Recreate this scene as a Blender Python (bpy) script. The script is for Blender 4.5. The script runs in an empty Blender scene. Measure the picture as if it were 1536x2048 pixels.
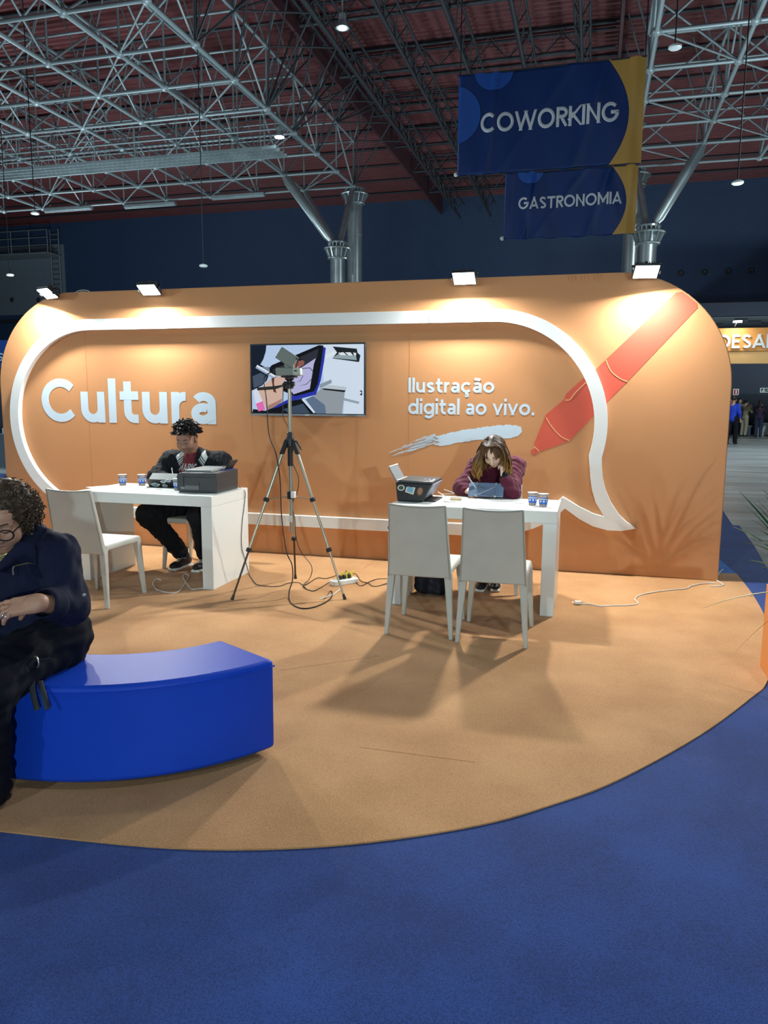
import bpy, bmesh, math, random
import numpy as np
from mathutils import Vector, Matrix
random.seed(7); RNG = np.random.default_rng(11)
SC = bpy.context.scene
COL = SC.collection

# ---------------------------------------------------------------- camera
# world: X along the booth wall, Y into the hall, Z up (metres)
F_PX, YAW, PITCH, ROLL, CAM_H = 1508.8, 0.2662, -0.1463, 0.0065, 1.508
def cam_axes():
    f = np.array([-math.sin(YAW)*math.cos(PITCH), math.cos(YAW)*math.cos(PITCH), math.sin(PITCH)])
    r = np.array([math.cos(YAW), math.sin(YAW), 0.0]); u = np.cross(r, f)
    return r*math.cos(ROLL)+u*math.sin(ROLL), -r*math.sin(ROLL)+u*math.cos(ROLL), f
CR, CU, CF = cam_axes()
cam_d = bpy.data.cameras.new('camera'); cam = bpy.data.objects.new('camera', cam_d); COL.objects.link(cam)
cam_d.sensor_fit = 'VERTICAL'; cam_d.sensor_height = 36.0; cam_d.lens = F_PX/2048*36.0
cam_d.clip_start = 0.05; cam_d.clip_end = 300
cam.matrix_world = Matrix(((CR[0], CU[0], -CF[0], 0), (CR[1], CU[1], -CF[1], 0), (CR[2], CU[2], -CF[2], CAM_H), (0, 0, 0, 1)))
SC.camera = cam
def ray(x, y): return CF + CR*(x-768)/F_PX - CU*(y-1024)/F_PX
def gp(x, y, z=0.0):            # point at height z measured on the photograph
    v = ray(x, y); t = (z-CAM_H)/v[2]; return Vector((v[0]*t, v[1]*t, z))
def yp(x, y, Y):                # point on the upright plane at depth Y
    v = ray(x, y); t = Y/v[1]; return Vector((v[0]*t, Y, CAM_H+v[2]*t))

# ---------------------------------------------------------------- world, lights, exposure
W = bpy.data.worlds.new('hall_air'); SC.world = W; W.use_nodes = True
W.node_tree.nodes['Background'].inputs[0].default_value = (0.36, 0.62, 1.0, 1)
W.node_tree.nodes['Background'].inputs[1].default_value = 0.085
SC.view_settings.view_transform = 'Standard'; SC.view_settings.look = 'None'
SC.view_settings.exposure = 0.0; SC.view_settings.gamma = 1.0; SC.view_settings.use_curve_mapping = False
try:
    SC.cycles.use_denoising = True; SC.cycles.max_bounces = 5; SC.cycles.use_adaptive_sampling = True; SC.cycles.adaptive_threshold = 0.025; SC.cycles.sample_clamp_indirect = 6
except Exception: pass
def area_light(name, loc, target, size, power, color, spread=math.pi, size_y=None):
    l = bpy.data.lights.new(name, 'AREA'); l.energy = power; l.color = color; l.size = size
    l.shape = 'RECTANGLE'; l.size_y = size_y or size; l.spread = spread
    o = bpy.data.objects.new(name, l); COL.objects.link(o); o.location = loc
    o.rotation_euler = (Vector(target)-Vector(loc)).to_track_quat('-Z', 'Y').to_euler(); return o
COOL = (0.82, 1.0, 1.0)
# floodlights on the booths across the aisle, behind the photographer
area_light('opposite_booth_flood', (-2.9, -5.0, 3.7), (-2.6, 6.0, 0.9), 0.18, 105, COOL)
area_light('left_booth_flood', (-11.0, -1.4, 2.7), (-2.6, 6.0, 0.9), 0.18, 160, COOL)
area_light('right_booth_flood', (3.9, -6.0, 2.35), (-1.5, 5.0, 0.6), 0.16, 330, COOL)
# other stands of the fair behind the booth wall, throwing light up into the roof
for i, (x, y, w) in enumerate([(-8, 15, 420), (-17, 22, 650), (-27, 30, 800), (5, 18, 520), (-2, 36, 420), (10, 34, 420)]):
    area_light('far_stand_flood', (x, y, 2.2), (x-1, y+2, 12), 1.2, w, (0.72, 0.93, 1.0))
# high-bay hall lamps over the aisle
for (x, y, w) in [(2.5, 1.5, 150), (-7.5, 1.0, 60), (9, 22, 1500), (-14, 12, 600)]:
    area_light('high_bay_lamp_light', (x, y, 9.6), (x, y, 0), 0.5, w, (0.8, 0.95, 1.0))

# ---------------------------------------------------------------- materials
MATS = {}
def mat(name, color, rough=0.6, metal=0.0, noise=0.0, nscale=8.0, bump=0.0, bscale=60.0, emit=0.0, emcol=None,
        spec=0.5, coat=0.0, trans=0.0, alpha=1.0, sheen=0.0, coords='Object', stretch=None, color2=None):
    if name in MATS: return MATS[name]
    m = bpy.data.materials.new(name); m.use_nodes = True; nt = m.node_tree; b = nt.nodes['Principled BSDF']
    c = tuple(color)+(1,)
    b.inputs['Base Color'].default_value = c; b.inputs['Roughness'].default_value = rough
    b.inputs['Metallic'].default_value = metal; b.inputs['Specular IOR Level'].default_value = spec
    b.inputs['Coat Weight'].default_value = coat; b.inputs['Transmission Weight'].default_value = trans
    b.inputs['Alpha'].default_value = alpha; b.inputs['Sheen Weight'].default_value = sheen
    if emit: b.inputs['Emission Color'].default_value = tuple(emcol or color)+(1,); b.inputs['Emission Strength'].default_value = emit
    if noise or bump:
        tc = nt.nodes.new('ShaderNodeTexCoord'); src = tc.outputs[coords]
        if stretch:
            mp = nt.nodes.new('ShaderNodeMapping'); mp.inputs['Scale'].default_value = stretch
            nt.links.new(src, mp.inputs['Vector']); src = mp.outputs['Vector']
    if noise:
        n = nt.nodes.new('ShaderNodeTexNoise'); n.inputs['Scale'].default_value = nscale; n.inputs['Detail'].default_value = 5
        nt.links.new(src, n.inputs['Vector'])
        r = nt.nodes.new('ShaderNodeValToRGB'); r.color_ramp.elements[0].position = 0.32; r.color_ramp.elements[1].position = 0.68
        lo = tuple(color2) if color2 else tuple(v*(1-noise) for v in color)
        hi = tuple(color) if color2 else tuple(min(1, v*(1+noise)) for v in color)
        r.color_ramp.elements[0].color = lo+(1,); r.color_ramp.elements[1].color = hi+(1,)
        nt.links.new(n.outputs['Fac'], r.inputs['Fac']); nt.links.new(r.outputs['Color'], b.inputs['Base Color'])
    if bump:
        n2 = nt.nodes.new('ShaderNodeTexNoise'); n2.inputs['Scale'].default_value = bscale; n2.inputs['Detail'].default_value = 3
        nt.links.new(src, n2.inputs['Vector'])
        bp = nt.nodes.new('ShaderNodeBump'); bp.inputs['Strength'].default_value = bump; bp.inputs['Distance'].default_value = 0.004
        nt.links.new(n2.outputs['Fac'], bp.inputs['Height']); nt.links.new(bp.outputs['Normal'], b.inputs['Normal'])
    MATS[name] = m; return m
def srgb(r, g, b):
    f = lambda v: (v/255/12.92) if v/255 <= 0.04045 else ((v/255+0.055)/1.055)**2.4
    return (f(r), f(g), f(b))
def wave_mat(name, c1, c2, scale, direction, rough=0.6, bump=0.4):
    m = bpy.data.materials.new(name); m.use_nodes = True; nt = m.node_tree; b = nt.nodes['Principled BSDF']
    b.inputs['Roughness'].default_value = rough
    tc = nt.nodes.new('ShaderNodeTexCoord'); w = nt.nodes.new('ShaderNodeTexWave'); w.bands_direction = direction
    w.inputs['Scale'].default_value = scale; nt.links.new(tc.outputs['Object'], w.inputs['Vector'])
    r = nt.nodes.new('ShaderNodeValToRGB'); r.color_ramp.elements[0].color = c1+(1,); r.color_ramp.elements[1].color = c2+(1,)
    nt.links.new(w.outputs['Fac'], r.inputs['Fac']); nt.links.new(r.outputs['Color'], b.inputs['Base Color'])
    bp = nt.nodes.new('ShaderNodeBump'); bp.inputs['Strength'].default_value = bump; bp.inputs['Distance'].default_value = 0.02
    nt.links.new(w.outputs['Fac'], bp.inputs['Height']); nt.links.new(bp.outputs['Normal'], b.inputs['Normal'])
    MATS[name] = m; return m

# ---------------------------------------------------------------- mesh helpers
def mesh_of(name, V, Fc, smooth=False, mids=None):
    me = bpy.data.meshes.new(name); me.from_pydata([tuple(v) for v in V], [], [tuple(f) for f in Fc]); 
    if smooth: me.polygons.foreach_set('use_smooth', [True]*len(me.polygons))
    if mids is not None: me.polygons.foreach_set('material_index', mids)
    me.update(); return me
def link(name, data, parent=None):
    o = bpy.data.objects.new(name, data); COL.objects.link(o)
    if parent is not None: o.parent = parent
    return o
def tag(o, label=None, cat=None, group=None, kind=None):
    if label: o['label'] = label
    if cat: o['category'] = cat
    if group: o['group'] = group
    if kind: o['kind'] = kind
    return o
LOCAL = {}
def thing(name, label, cat, loc=(0, 0, 0), rz=0.0, group=None):
    o = link(name, None); o.location = loc; o.rotation_euler = (0, 0, rz); o.empty_display_size = 0.1
    tag(o, label, cat, group); LOCAL[o.name] = (Matrix.Translation(Vector(loc)) @ Matrix.Rotation(rz, 4, 'Z')).inverted(); return o
class MB:
    def __init__(s): s.V = []; s.F = []; s.M = []; s.mi = 0; s.smooth = False
    def add(s, V, Fc):
        n = len(s.V); s.V += [Vector(v) for v in V]; s.F += [tuple(i+n for i in f) for f in Fc]; s.M += [s.mi]*len(Fc); return s
    def box(s, c, d, R=None, taper=None):
        x, y, z = d[0]/2, d[1]/2, d[2]/2; t = taper or (1, 1)
        P = [(-x, -y, -z), (x, -y, -z), (x, y, -z), (-x, y, -z), (-x*t[0], -y*t[1], z), (x*t[0], -y*t[1], z), (x*t[0], y*t[1], z), (-x*t[0], y*t[1], z)]
        P = [Vector(p) for p in P]
        if R is not None: P = [R @ p for p in P]
        return s.add([p+Vector(c) for p in P], [(3, 2, 1, 0), (4, 5, 6, 7), (0, 1, 5, 4), (1, 2, 6, 5), (2, 3, 7, 6), (3, 0, 4, 7)])
    def bb(s, a, b): return s.box(((a[0]+b[0])/2, (a[1]+b[1])/2, (a[2]+b[2])/2), (abs(b[0]-a[0]), abs(b[1]-a[1]), abs(b[2]-a[2])))
    def hexa(s, P): return s.add(P, [(3, 2, 1, 0), (4, 5, 6, 7), (0, 1, 5, 4), (1, 2, 6, 5), (2, 3, 7, 6), (3, 0, 4, 7)])
    def cyl(s, a, b, r0, r1=None, n=10, cap=True):
        return s.tube([a, b], [r0, r0 if r1 is None else r1], n, cap)
    def tube(s, path, r, n=8, cap=True, flat=1.0, closed=False):
        P = [Vector(p) for p in path]; L = len(P); rr = [r]*L if not hasattr(r, '__len__') else r
        rings = []; up = None
        for i in range(L):
            if closed: t = P[(i+1) % L]-P[i-1]
            else: t = (P[min(i+1, L-1)]-P[max(i-1, 0)])
            if t.length < 1e-9: t = Vector((0, 0, 1))
            t.normalize()
            if up is None: up = Vector((0, 0, 1)) if abs(t.z) < 0.9 else Vector((1, 0, 0))
            x = t.cross(up)
            if x.length < 1e-6: x = t.orthogonal()
            x.normalize(); y = x.cross(t).normalized(); up = y
            rings.append([P[i]+x*(math.cos(2*math.pi*k/n)*rr[i])+y*(math.sin(2*math.pi*k/n)*rr[i]*flat) for k in range(n)])
        V = [v for q in rings for v in q]; Fc = []
        for i in range(L if closed else L-1):
            j = (i+1) % L
            for k in range(n): Fc.append((i*n+k, i*n+(k+1) % n, j*n+(k+1) % n, j*n+k))
        if cap and not closed: Fc += [tuple(range(n-1, -1, -1)), tuple((L-1)*n+k for k in range(n))]
        return s.add(V, Fc)
    def lathe(s, prof, c=(0, 0, 0), n=24, axis=None):
        c = Vector(c); V = []; Fc = []; q = Vector((0, 0, 1)).rotation_difference(Vector(axis)) if axis else None
        for (r, z) in prof:
            for k in range(n):
                a = 2*math.pi*k/n; v = Vector((r*math.cos(a), r*math.sin(a), z)); V.append(c+(q @ v if q else v))
        m = len(prof)
        for i in range(m-1):
            for k in range(n): Fc.append((i*n+k, i*n+(k+1) % n, (i+1)*n+(k+1) % n, (i+1)*n+k))
        if prof[0][0] > 1e-6: Fc.append(tuple(range(n-1, -1, -1)))
        if prof[-1][0] > 1e-6: Fc.append(tuple((m-1)*n+k for k in range(n)))
        return s.add(V, Fc)
    def ball(s, c, r, n=12, m=8, R=None):
        rr = Vector((r, r, r)) if not hasattr(r, '__len__') else Vector(r); V = []; Fc = []; c = Vector(c)
        for i in range(m+1):
            t = math.pi*i/m
            for k in range(n):
                a = 2*math.pi*k/n; v = Vector((rr.x*math.sin(t)*math.cos(a), rr.y*math.sin(t)*math.sin(a), rr.z*math.cos(t))); V.append(c+(R @ v if R is not None else v))
        for i in range(m):
            for k in range(n): Fc.append((i*n+k, (i+1)*n+k, (i+1)*n+(k+1) % n, i*n+(k+1) % n))
        return s.add(V, Fc)
    def build(s, name, material, parent=None, bevel=0.0, seg=2, smooth=None, world=True, sub=0):
        V = s.V
        if parent is not None and world:
            root = parent; 
            while root.parent is not None: root = root.parent
            M = LOCAL.get(root.name)
            if M is not None: V = [M @ v for v in V]
        elif parent is None and world: pass
        sm = s.smooth if smooth is None else smooth
        me = mesh_of(name, V, s.F, sm, s.M)
        for m in (material if isinstance(material, (list, tuple)) else [material]): me.materials.append(m)
        o = link(name, me, parent)
        if bevel:
            b = o.modifiers.new('bevel', 'BEVEL'); b.width = bevel; b.segments = seg; b.limit_method = 'ANGLE'; b.angle_limit = math.radians(35); b.harden_normals = False
            if sm is False or True: me.polygons.foreach_set('use_smooth', [True]*len(me.polygons)); me.set_sharp_from_angle(angle=math.radians(32))
        if sub:
            d = o.modifiers.new('sub', 'SUBSURF'); d.levels = sub; d.render_levels = sub
        if sm and not bevel: me.set_sharp_from_angle(angle=math.radians(50))
        return o
def bez(pts, n=8):
    """smooth path through points (Catmull-Rom)"""
    P = [Vector(p) for p in pts]; out = []
    for i in range(len(P)-1):
        a, b, c, d = P[max(i-1, 0)], P[i], P[i+1], P[min(i+2, len(P)-1)]
        for k in range(n):
            t = k/n; out.append(0.5*((2*b)+(c-a)*t+(2*a-5*b+4*c-d)*t*t+(3*b-a-3*c+d)*t**3))
    out.append(P[-1]); return out
def outline_mesh(name, loops, depth, bevel=0.0):
    """filled outline (first loop outer, others holes) in local XY, thickness depth along +/-Z"""
    cu = bpy.data.curves.new(name, 'CURVE'); cu.dimensions = '2D'; cu.fill_mode = 'BOTH'; cu.extrude = depth/2; cu.bevel_depth = bevel
    for L in loops:
        sp = cu.splines.new('POLY'); sp.points.add(len(L)-1); sp.use_cyclic_u = True
        for p, q in zip(sp.points, L): p.co = (q[0], q[1], 0, 1)
    o = bpy.data.objects.new('tmp', cu); COL.objects.link(o)
    dg = bpy.context.evaluated_depsgraph_get(); me = bpy.data.meshes.new_from_object(o.evaluated_get(dg))
    bpy.data.objects.remove(o); bpy.data.curves.remove(cu); me.name = name; return me
# ---------------------------------------------------------------- monoline geometric lettering
def glyph(ch, w):
    h = w/2; X = 0.70
    def A(cx, cy, rx, ry, a0, a1, n=18): return [(cx+rx*math.cos(math.radians(a0+(a1-a0)*i/n)), cy+ry*math.sin(math.radians(a0+(a1-a0)*i/n))) for i in range(n+1)]
    ry = X/2-h; rx = ry*1.06
    if ch == ' ': return [], 0.24
    if ch == 'l': return [[(h, 0), (h, 1)]], w
    if ch == 'I': return [[(h, 0), (h, 1)]], w
    if ch == 'i': return [[(h, 0), (h, X)], [(h, 0.82), (h, 0.82+w*1.05)]], w
    if ch == '.': return [[(h, 0), (h, w*1.05)]], w
    if ch == 'o' or ch == 'ã0': return [A(h+rx, X/2, rx, ry, 0, 360, 32)], 2*rx+w
    if ch in 'cç':
        S = [A(h+rx, X/2, rx, ry, 42, 318, 28)]
        if ch == 'ç': S += [[(h+rx, 0.05), (h+rx-0.01, -0.08), (h+rx+0.07, -0.11), (h+rx+0.06, -0.2), (h+rx-0.09, -0.21)]]
        return S, 2*rx+w*0.75
    if ch == 'u':
        r = 0.215; return [[(h, X), (h, r+h)]+A(h+r, r+h, r, r, 180, 360, 16)+[(h+2*r, X)], [(h+2*r, X), (h+2*r, 0)]], 2*r+w
    if ch == 't': return [[(h+0.1, 0.93), (h+0.1, 0.30)]+A(h+0.1+0.17, 0.265, 0.17, 0.265-h, 180, 270, 8)+[(h+0.36, h)], [(0, X-h*0.9), (h+0.37, X-h*0.9)]], 0.46
    if ch == 'r': return [[(h, 0), (h, X)], A(h+0.235, X-h-0.235+0.0, 0.235, 0.235, 180, 84, 12)], 0.235+w*0.75
    if ch in 'aã':
        S = [[(h+0.40, 0), (h+0.40, 0.42)]+A(h+0.205, 0.455, 0.195, X-h-0.455, 0, 150, 14), A(h+0.19, h+0.135, 0.19, 0.135, 60, 300, 18), [(h+0.28, h+0.255), (h+0.40, h+0.275)], [(h+0.28, h+0.02), (h+0.40, h+0.10)]]
        if ch == 'ã': S += [[(h+0.02, 0.82), (h+0.10, 0.90), (h+0.20, 0.87), (h+0.30, 0.84), (h+0.38, 0.92)]]
        return S, 0.40+w
    if ch == 's': return [[(h+0.37, X-h-0.075)]+A(h+0.19, X-h-0.115, 0.17, 0.115, 50, 250, 14)+A(h+0.2, h+0.12, 0.175, 0.12, 75, -140, 16)], 0.38+w*0.9
    if ch == 'd': return [A(h+rx, X/2, rx, ry, 0, 360, 32), [(h+2*rx, 0), (h+2*rx, 1)]], 2*rx+w
    if ch == 'g': return [A(h+rx, X/2, rx, ry, 0, 360, 32), [(h+2*rx, X), (h+2*rx, 0.02)]+A(h+rx, 0.02, rx, 0.2, 0, -150, 14)], 2*rx+w
    if ch == 'v': return [[(h*1.05, X), (0.32, 0), (0.64-h*1.05, X)]], 0.64
    # capitals
    R = 0.5-h
    if ch == 'C': return [A(h+R*1.02, 0.5, R*1.02, R, 43, 317, 32)], 2*R+w*0.7
    if ch == 'O': return [A(h+R*1.06, 0.5, R*1.06, R, 0, 360, 40)], 2.12*R+w
    if ch == 'G': return [A(h+R*1.03, 0.5, R*1.03, R, 45, 355, 32)+[(h+R*2.05, 0.5), (h+R*1.1, 0.5)]], 2.05*R+w
    if ch == 'W': return [[(h, 1), (0.36, 0.0), (0.66, 0.95), (0.96, 0.0), (1.32-h, 1)]], 1.32
    if ch == 'M': return [[(h, 0), (h, 1), (0.50, 0.30), (1.0-h, 1), (1.0-h, 0)]], 1.0
    if ch == 'N': return [[(h, 0), (h, 1), (0.80-h, 0), (0.80-h, 1)]], 0.80
    if ch == 'K': return [[(h, 0), (h, 1)], [(h, 0.38), (0.66, 1)], [(0.26, 0.55), (0.70, 0)]], 0.72
    if ch == 'R': return [[(h, 0), (h, 1-h), (0.34, 1-h)]+A(0.34, 0.71, 0.26, 0.29-h, 90, -90, 12)+[(h, 0.42+h)], [(0.34, 0.44), (0.62, 0)]], 0.66
    if ch == 'A': return [[(h*1.1, 0), (0.42, 1), (0.84-h*1.1, 0)], [(0.17, 0.27), (0.67, 0.27)]], 0.84
    if ch == 'S': return [[(h+0.44, 1-h-0.13)]+A(h+0.235, 0.755-h*0.2, 0.215, 0.245-h*0.8, 45, 250, 14)+A(h+0.245, 0.255+h*0.15, 0.225, 0.255-h*0.85, 75, -140, 16)], 0.47+w
    if ch == 'T': return [[(h+0.3, 0), (h+0.3, 1)], [(0, 1-h), (0.6+w, 1-h)]], 0.6+w
    if ch == 'D': return [[(h, h), (h, 1-h), (0.30, 1-h)]+A(0.30, 0.5, 0.38, 0.5-h, 90, -90, 18)+[(h, h)]], 0.68+h
    if ch == 'E': return [[(0.56, 1-h), (h, 1-h), (h, h), (0.56, h)], [(h, 0.5), (0.50, 0.5)]], 0.58
    return [], 0.3
def ext(a, b, e=0.14):
    l = math.dist(a, b); return (a[0]-(b[0]-a[0])/l*e, a[1]-(b[1]-a[1])/l*e)
def text_mesh(s, weight=0.19, depth=0.001, box=None, gap=0.10):
    V, Fc = [], []; x = 0.0
    for ch in s:
        S, adv = glyph(ch, weight); zz = 0.0
        if ch in 'WMNAvK': S = [[ext(P[i], P[i+1]), ext(P[i+1], P[i])] for P in S for i in range(len(P)-1) if abs(P[i][1]-P[i+1][1]) > 0.01]+[P for P in S if len(P) == 2 and P[0][1] == P[1][1]]
        for P in S:
            P = [(a+x, b) for a, b in P]; P = [q for i, q in enumerate(P) if i == 0 or math.dist(q, P[i-1]) > 1e-3]; n = len(P); L, Rr = [], []
            closed = math.dist(P[0], P[-1]) < 1e-6
            for i in range(n):
                a = P[i-1] if i else (P[-2] if closed else None); b = P[i+1] if i+1 < n else (P[1] if closed else None); c = P[i]
                ds = []
                if a: ds.append((c[0]-a[0], c[1]-a[1]))
                if b: ds.append((b[0]-c[0], b[1]-c[1]))
                ns = []
                for d in ds:
                    l = math.hypot(*d) or 1; ns.append((-d[1]/l, d[0]/l))
                nx, ny = sum(q[0] for q in ns), sum(q[1] for q in ns); l = math.hypot(nx, ny) or 1; nx /= l; ny /= l
                m = 1/max(0.42, nx*ns[0][0]+ny*ns[0][1]); e = weight/2*m
                L.append((c[0]+nx*e, c[1]+ny*e)); Rr.append((c[0]-nx*e, c[1]-ny*e))
            k = len(V); zz += 0.00025; top = 0.7 if ch == 'v' else 1.0
            V += [(q[0], min(max(q[1], 0), top) if ch in 'WMNAvKR' else q[1], z) for z in (depth+zz, 0) for q in L+Rr]
            for i in range(n-1):
                a, b, c, d = k+i, k+i+1, k+n+i+1, k+n+i; o = 2*n
                Fc += [(a, d, c, b), (a+o, b+o, c+o, d+o), (a, b, b+o, a+o), (d, d+o, c+o, c)]
            if not closed: Fc += [(k, k+2*n, k+3*n, k+n), (k+n-1, k+2*n-1, k+4*n-1, k+3*n-1)]
        x += adv+gap
    V = np.array(V); lo, hi = V.min(0), V.max(0)
    if box:
        V[:, 0] = box[0]+(V[:, 0]-lo[0])/(hi[0]-lo[0])*(box[1]-box[0]); V[:, 1] = box[2]+(V[:, 1]-lo[1])/(hi[1]-lo[1])*(box[3]-box[2])
    me = mesh_of('lettering', V, Fc); bm = bmesh.new(); bm.from_mesh(me); bmesh.ops.recalc_face_normals(bm, faces=bm.faces); bm.to_mesh(me); bm.free(); return me
def upright(me, Y, flip=False):
    """local XY drawing -> world XZ on plane Y, front towards -Y"""
    me.transform(Matrix(((1, 0, 0, 0), (0, 0, -1, Y), (0, 1, 0, 0), (0, 0, 0, 1)))); return me
def put(name, me, m, parent=None, label=None):
    if parent is not None:
        root = parent
        while root.parent is not None: root = root.parent
        if root.name in LOCAL: me.transform(LOCAL[root.name])
    me.materials.clear(); me.materials.append(m); o = link(name, me, parent)
    if label: o['label'] = label
    return o
def arc(cx, cy, r, a0, a1, n=24):
    return [(cx+r*math.cos(math.radians(a0+(a1-a0)*i/n)), cy+r*math.sin(math.radians(a0+(a1-a0)*i/n))) for i in range(n+1)]
def copy_tree(o, parent=None):
    c = o.copy(); COL.objects.link(c); c.parent = parent
    if o.name in LOCAL: LOCAL[c.name] = LOCAL[o.name]
    for ch in list(o.children): copy_tree(ch, c)
    return c

# ---------------------------------------------------------------- signed-distance modelling for bodies
def _n(v): v = np.asarray(v, float); return v/np.linalg.norm(v)
class Sdf:
    def __init__(s): s.p = []; s.disp = None
    def cap(s, a, b, r0, r1=None, k=0.02, op=1):
        s.p.append(('c', np.asarray(a, np.float32), np.asarray(b, np.float32), r0, r0 if r1 is None else r1, k, op)); return s
    def chain(s, pts, rs, k=0.02, op=1):
        for i in range(len(pts)-1): s.cap(pts[i], pts[i+1], rs[i], rs[i+1], k if i else k, op)
        return s
    def ell(s, c, r, M=None, k=0.02, op=1):
        s.p.append(('e', np.asarray(c, np.float32), np.asarray(r, np.float32), np.eye(3, dtype=np.float32) if M is None else np.asarray(M, np.float32), None, k, op)); return s
    def rbox(s, c, h, r, M=None, k=0.01, op=1):
        s.p.append(('b', np.asarray(c, np.float32), np.asarray(h, np.float32), np.eye(3, dtype=np.float32) if M is None else np.asarray(M, np.float32), r, k, op)); return s
    def plane(s, c, n, k=0.01):     # cut away everything on the +n side
        s.p.append(('p', np.asarray(c, np.float32), _n(n).astype(np.float32), None, None, k, -1)); return s
    @staticmethod
    def d1(q, P):
        t = q[0]
        if t == 'c':
            pa = P-q[1]; ba = q[2]-q[1]; L = max(ba@ba, 1e-9); h = np.clip(pa@ba/L, 0, 1)
            return np.sqrt(((pa-h[:, None]*ba)**2).sum(1))-(q[3]+(q[4]-q[3])*h)
        if t == 'e':
            v = (P-q[1])@q[3].T; k0 = np.sqrt(((v/q[2])**2).sum(1)); k1 = np.sqrt(((v/q[2]**2)**2).sum(1))+1e-9
            return k0*(k0-1)/k1
        if t == 'b':
            v = np.abs((P-q[1])@q[3].T)-q[2]+q[4]
            return np.sqrt((np.maximum(v, 0)**2).sum(1))+np.minimum(v.max(1), 0)-q[4]
        return -((P-q[1])@q[2])
    def ev(s, P, prims=None):
        d = np.full(len(P), 1e3, P.dtype)
        for q in (prims or s.p):
            e = s.d1(q, P); k = q[5]
            if q[6] > 0:
                h = np.maximum(k-np.abs(d-e), 0)/k; d = np.minimum(d, e)-h*h*k/4
            else:
                e = -e; h = np.maximum(k-np.abs(d-e), 0)/k; d = np.maximum(d, e)+h*h*k/4
        if s.disp is not None: d = d+s.disp(P)
        return d
    def bounds(s):
        lo, hi = [], []
        for q in s.p:
            if q[6] < 0: continue
            if q[0] == 'c': lo += [np.minimum(q[1]-q[3], q[2]-q[4])]; hi += [np.maximum(q[1]+q[3], q[2]+q[4])]
            else: r = np.linalg.norm(q[2]) if q[0] == 'b' else q[2].max(); lo += [q[1]-r]; hi += [q[1]+r]
        return np.min(lo, 0), np.max(hi, 0)
    def mesh(s, name, res):
        lo, hi = s.bounds(); lo = lo-3*res-0.01; hi = hi+3*res+0.01
        B = 12; nb = np.ceil((hi-lo)/res/B).astype(int); N = nb*B+1
        D = np.ones(N, np.float32)
        half = B*res/2*1.7321+res
        ctr = np.stack(np.meshgrid(*[np.arange(n) for n in nb], indexing='ij'), -1).reshape(-1, 3)
        cp = lo+(ctr*B+B/2)*res; cd = s.ev(cp); PD = np.stack([s.d1(q, cp) for q in s.p], 1)
        off = np.stack(np.meshgrid(*[np.arange(B+1)]*3, indexing='ij'), -1).reshape(-1, 3)
        for i in range(len(ctr)):
            a = ctr[i]*B; sl = tuple(slice(a[j], a[j]+B+1) for j in range(3))
            if abs(cd[i]) > half*1.15+0.012: D[sl] = np.sign(cd[i]); continue
            mn = min([PD[i, j] for j in range(len(s.p)) if s.p[j][6] > 0])
            pr = [q for j, q in enumerate(s.p) if PD[i, j] < max(mn, 0)+2*half+q[5]+0.01]
            D[sl] = s.ev((lo+(a+off)*res).astype(np.float32), pr or s.p).reshape(B+1, B+1, B+1)
        I = D < 0
        n0, n1, n2 = N-1
        c = np.zeros((n0, n1, n2), np.int8)
        for dx in (0, 1):
            for dy in (0, 1):
                for dz in (0, 1): c += I[dx:n0+dx, dy:n1+dy, dz:n2+dz]
        act = (c > 0) & (c < 8); idx = np.argwhere(act); ids = -np.ones(act.shape, np.int64); ids[act] = np.arange(len(idx))
        acc = np.zeros((len(idx), 3)); cnt = np.zeros(len(idx))
        for ax in range(3):
            o = [(0, 0, 0)]*4; oth = [j for j in range(3) if j != ax]
            for u in (0, 1):
                for w in (0, 1):
                    e = np.zeros(3, int); e[oth[0]] = u; e[oth[1]] = w; f = e.copy(); f[ax] = 1
                    A = D[tuple((idx+e).T)]; Bv = D[tuple((idx+f).T)]; m = (A < 0) != (Bv < 0)
                    t = np.where(m, A/np.where(m, A-Bv, 1), 0); p = np.tile(e.astype(float), (len(idx), 1)); p[:, ax] += t
                    acc[m] += p[m]; cnt[m] += 1
        V = lo+(idx+acc/cnt[:, None])*res
        Fs = []
        for ax in range(3):
            u, w = [(1, 2), (2, 0), (0, 1)][ax]
            a = I; s0 = [slice(None)]*3; s1 = [slice(None)]*3; s0[ax] = slice(0, -1); s1[ax] = slice(1, None)
            for sgn in (0, 1):
                m = (a[tuple(s0)] & ~a[tuple(s1)]) if sgn == 0 else (~a[tuple(s0)] & a[tuple(s1)])
                E = np.argwhere(m)
                E = E[(E[:, u] > 0) & (E[:, w] > 0) & (E[:, u] < (N-1)[u]) & (E[:, w] < (N-1)[w])]
                if not len(E): continue
                eu = np.zeros(3, int); eu[u] = 1; ew = np.zeros(3, int); ew[w] = 1
                q = [ids[tuple((E-eu-ew).T)], ids[tuple((E-ew).T)], ids[tuple(E.T)], ids[tuple((E-eu).T)]]
                if sgn: q = q[::-1]
                Fs.append(np.stack(q, 1))
        Fc = np.concatenate(Fs); Fc = Fc[(Fc >= 0).all(1)]
        me = bpy.data.meshes.new(name); nv, nf = len(V), len(Fc)
        me.vertices.add(nv); me.vertices.foreach_set('co', V.astype(np.float32).ravel())
        me.loops.add(nf*4); me.loops.foreach_set('vertex_index', Fc.astype(np.int32).ravel())
        me.polygons.add(nf); me.polygons.foreach_set('loop_start', np.arange(0, nf*4, 4, dtype=np.int32))
        me.polygons.foreach_set('use_smooth', np.ones(nf, bool)); me.update(); me.validate(); return me
    def build(s, name, material, parent, res, label=None): return put(name, s.mesh(name, res), material, parent, label)
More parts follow.
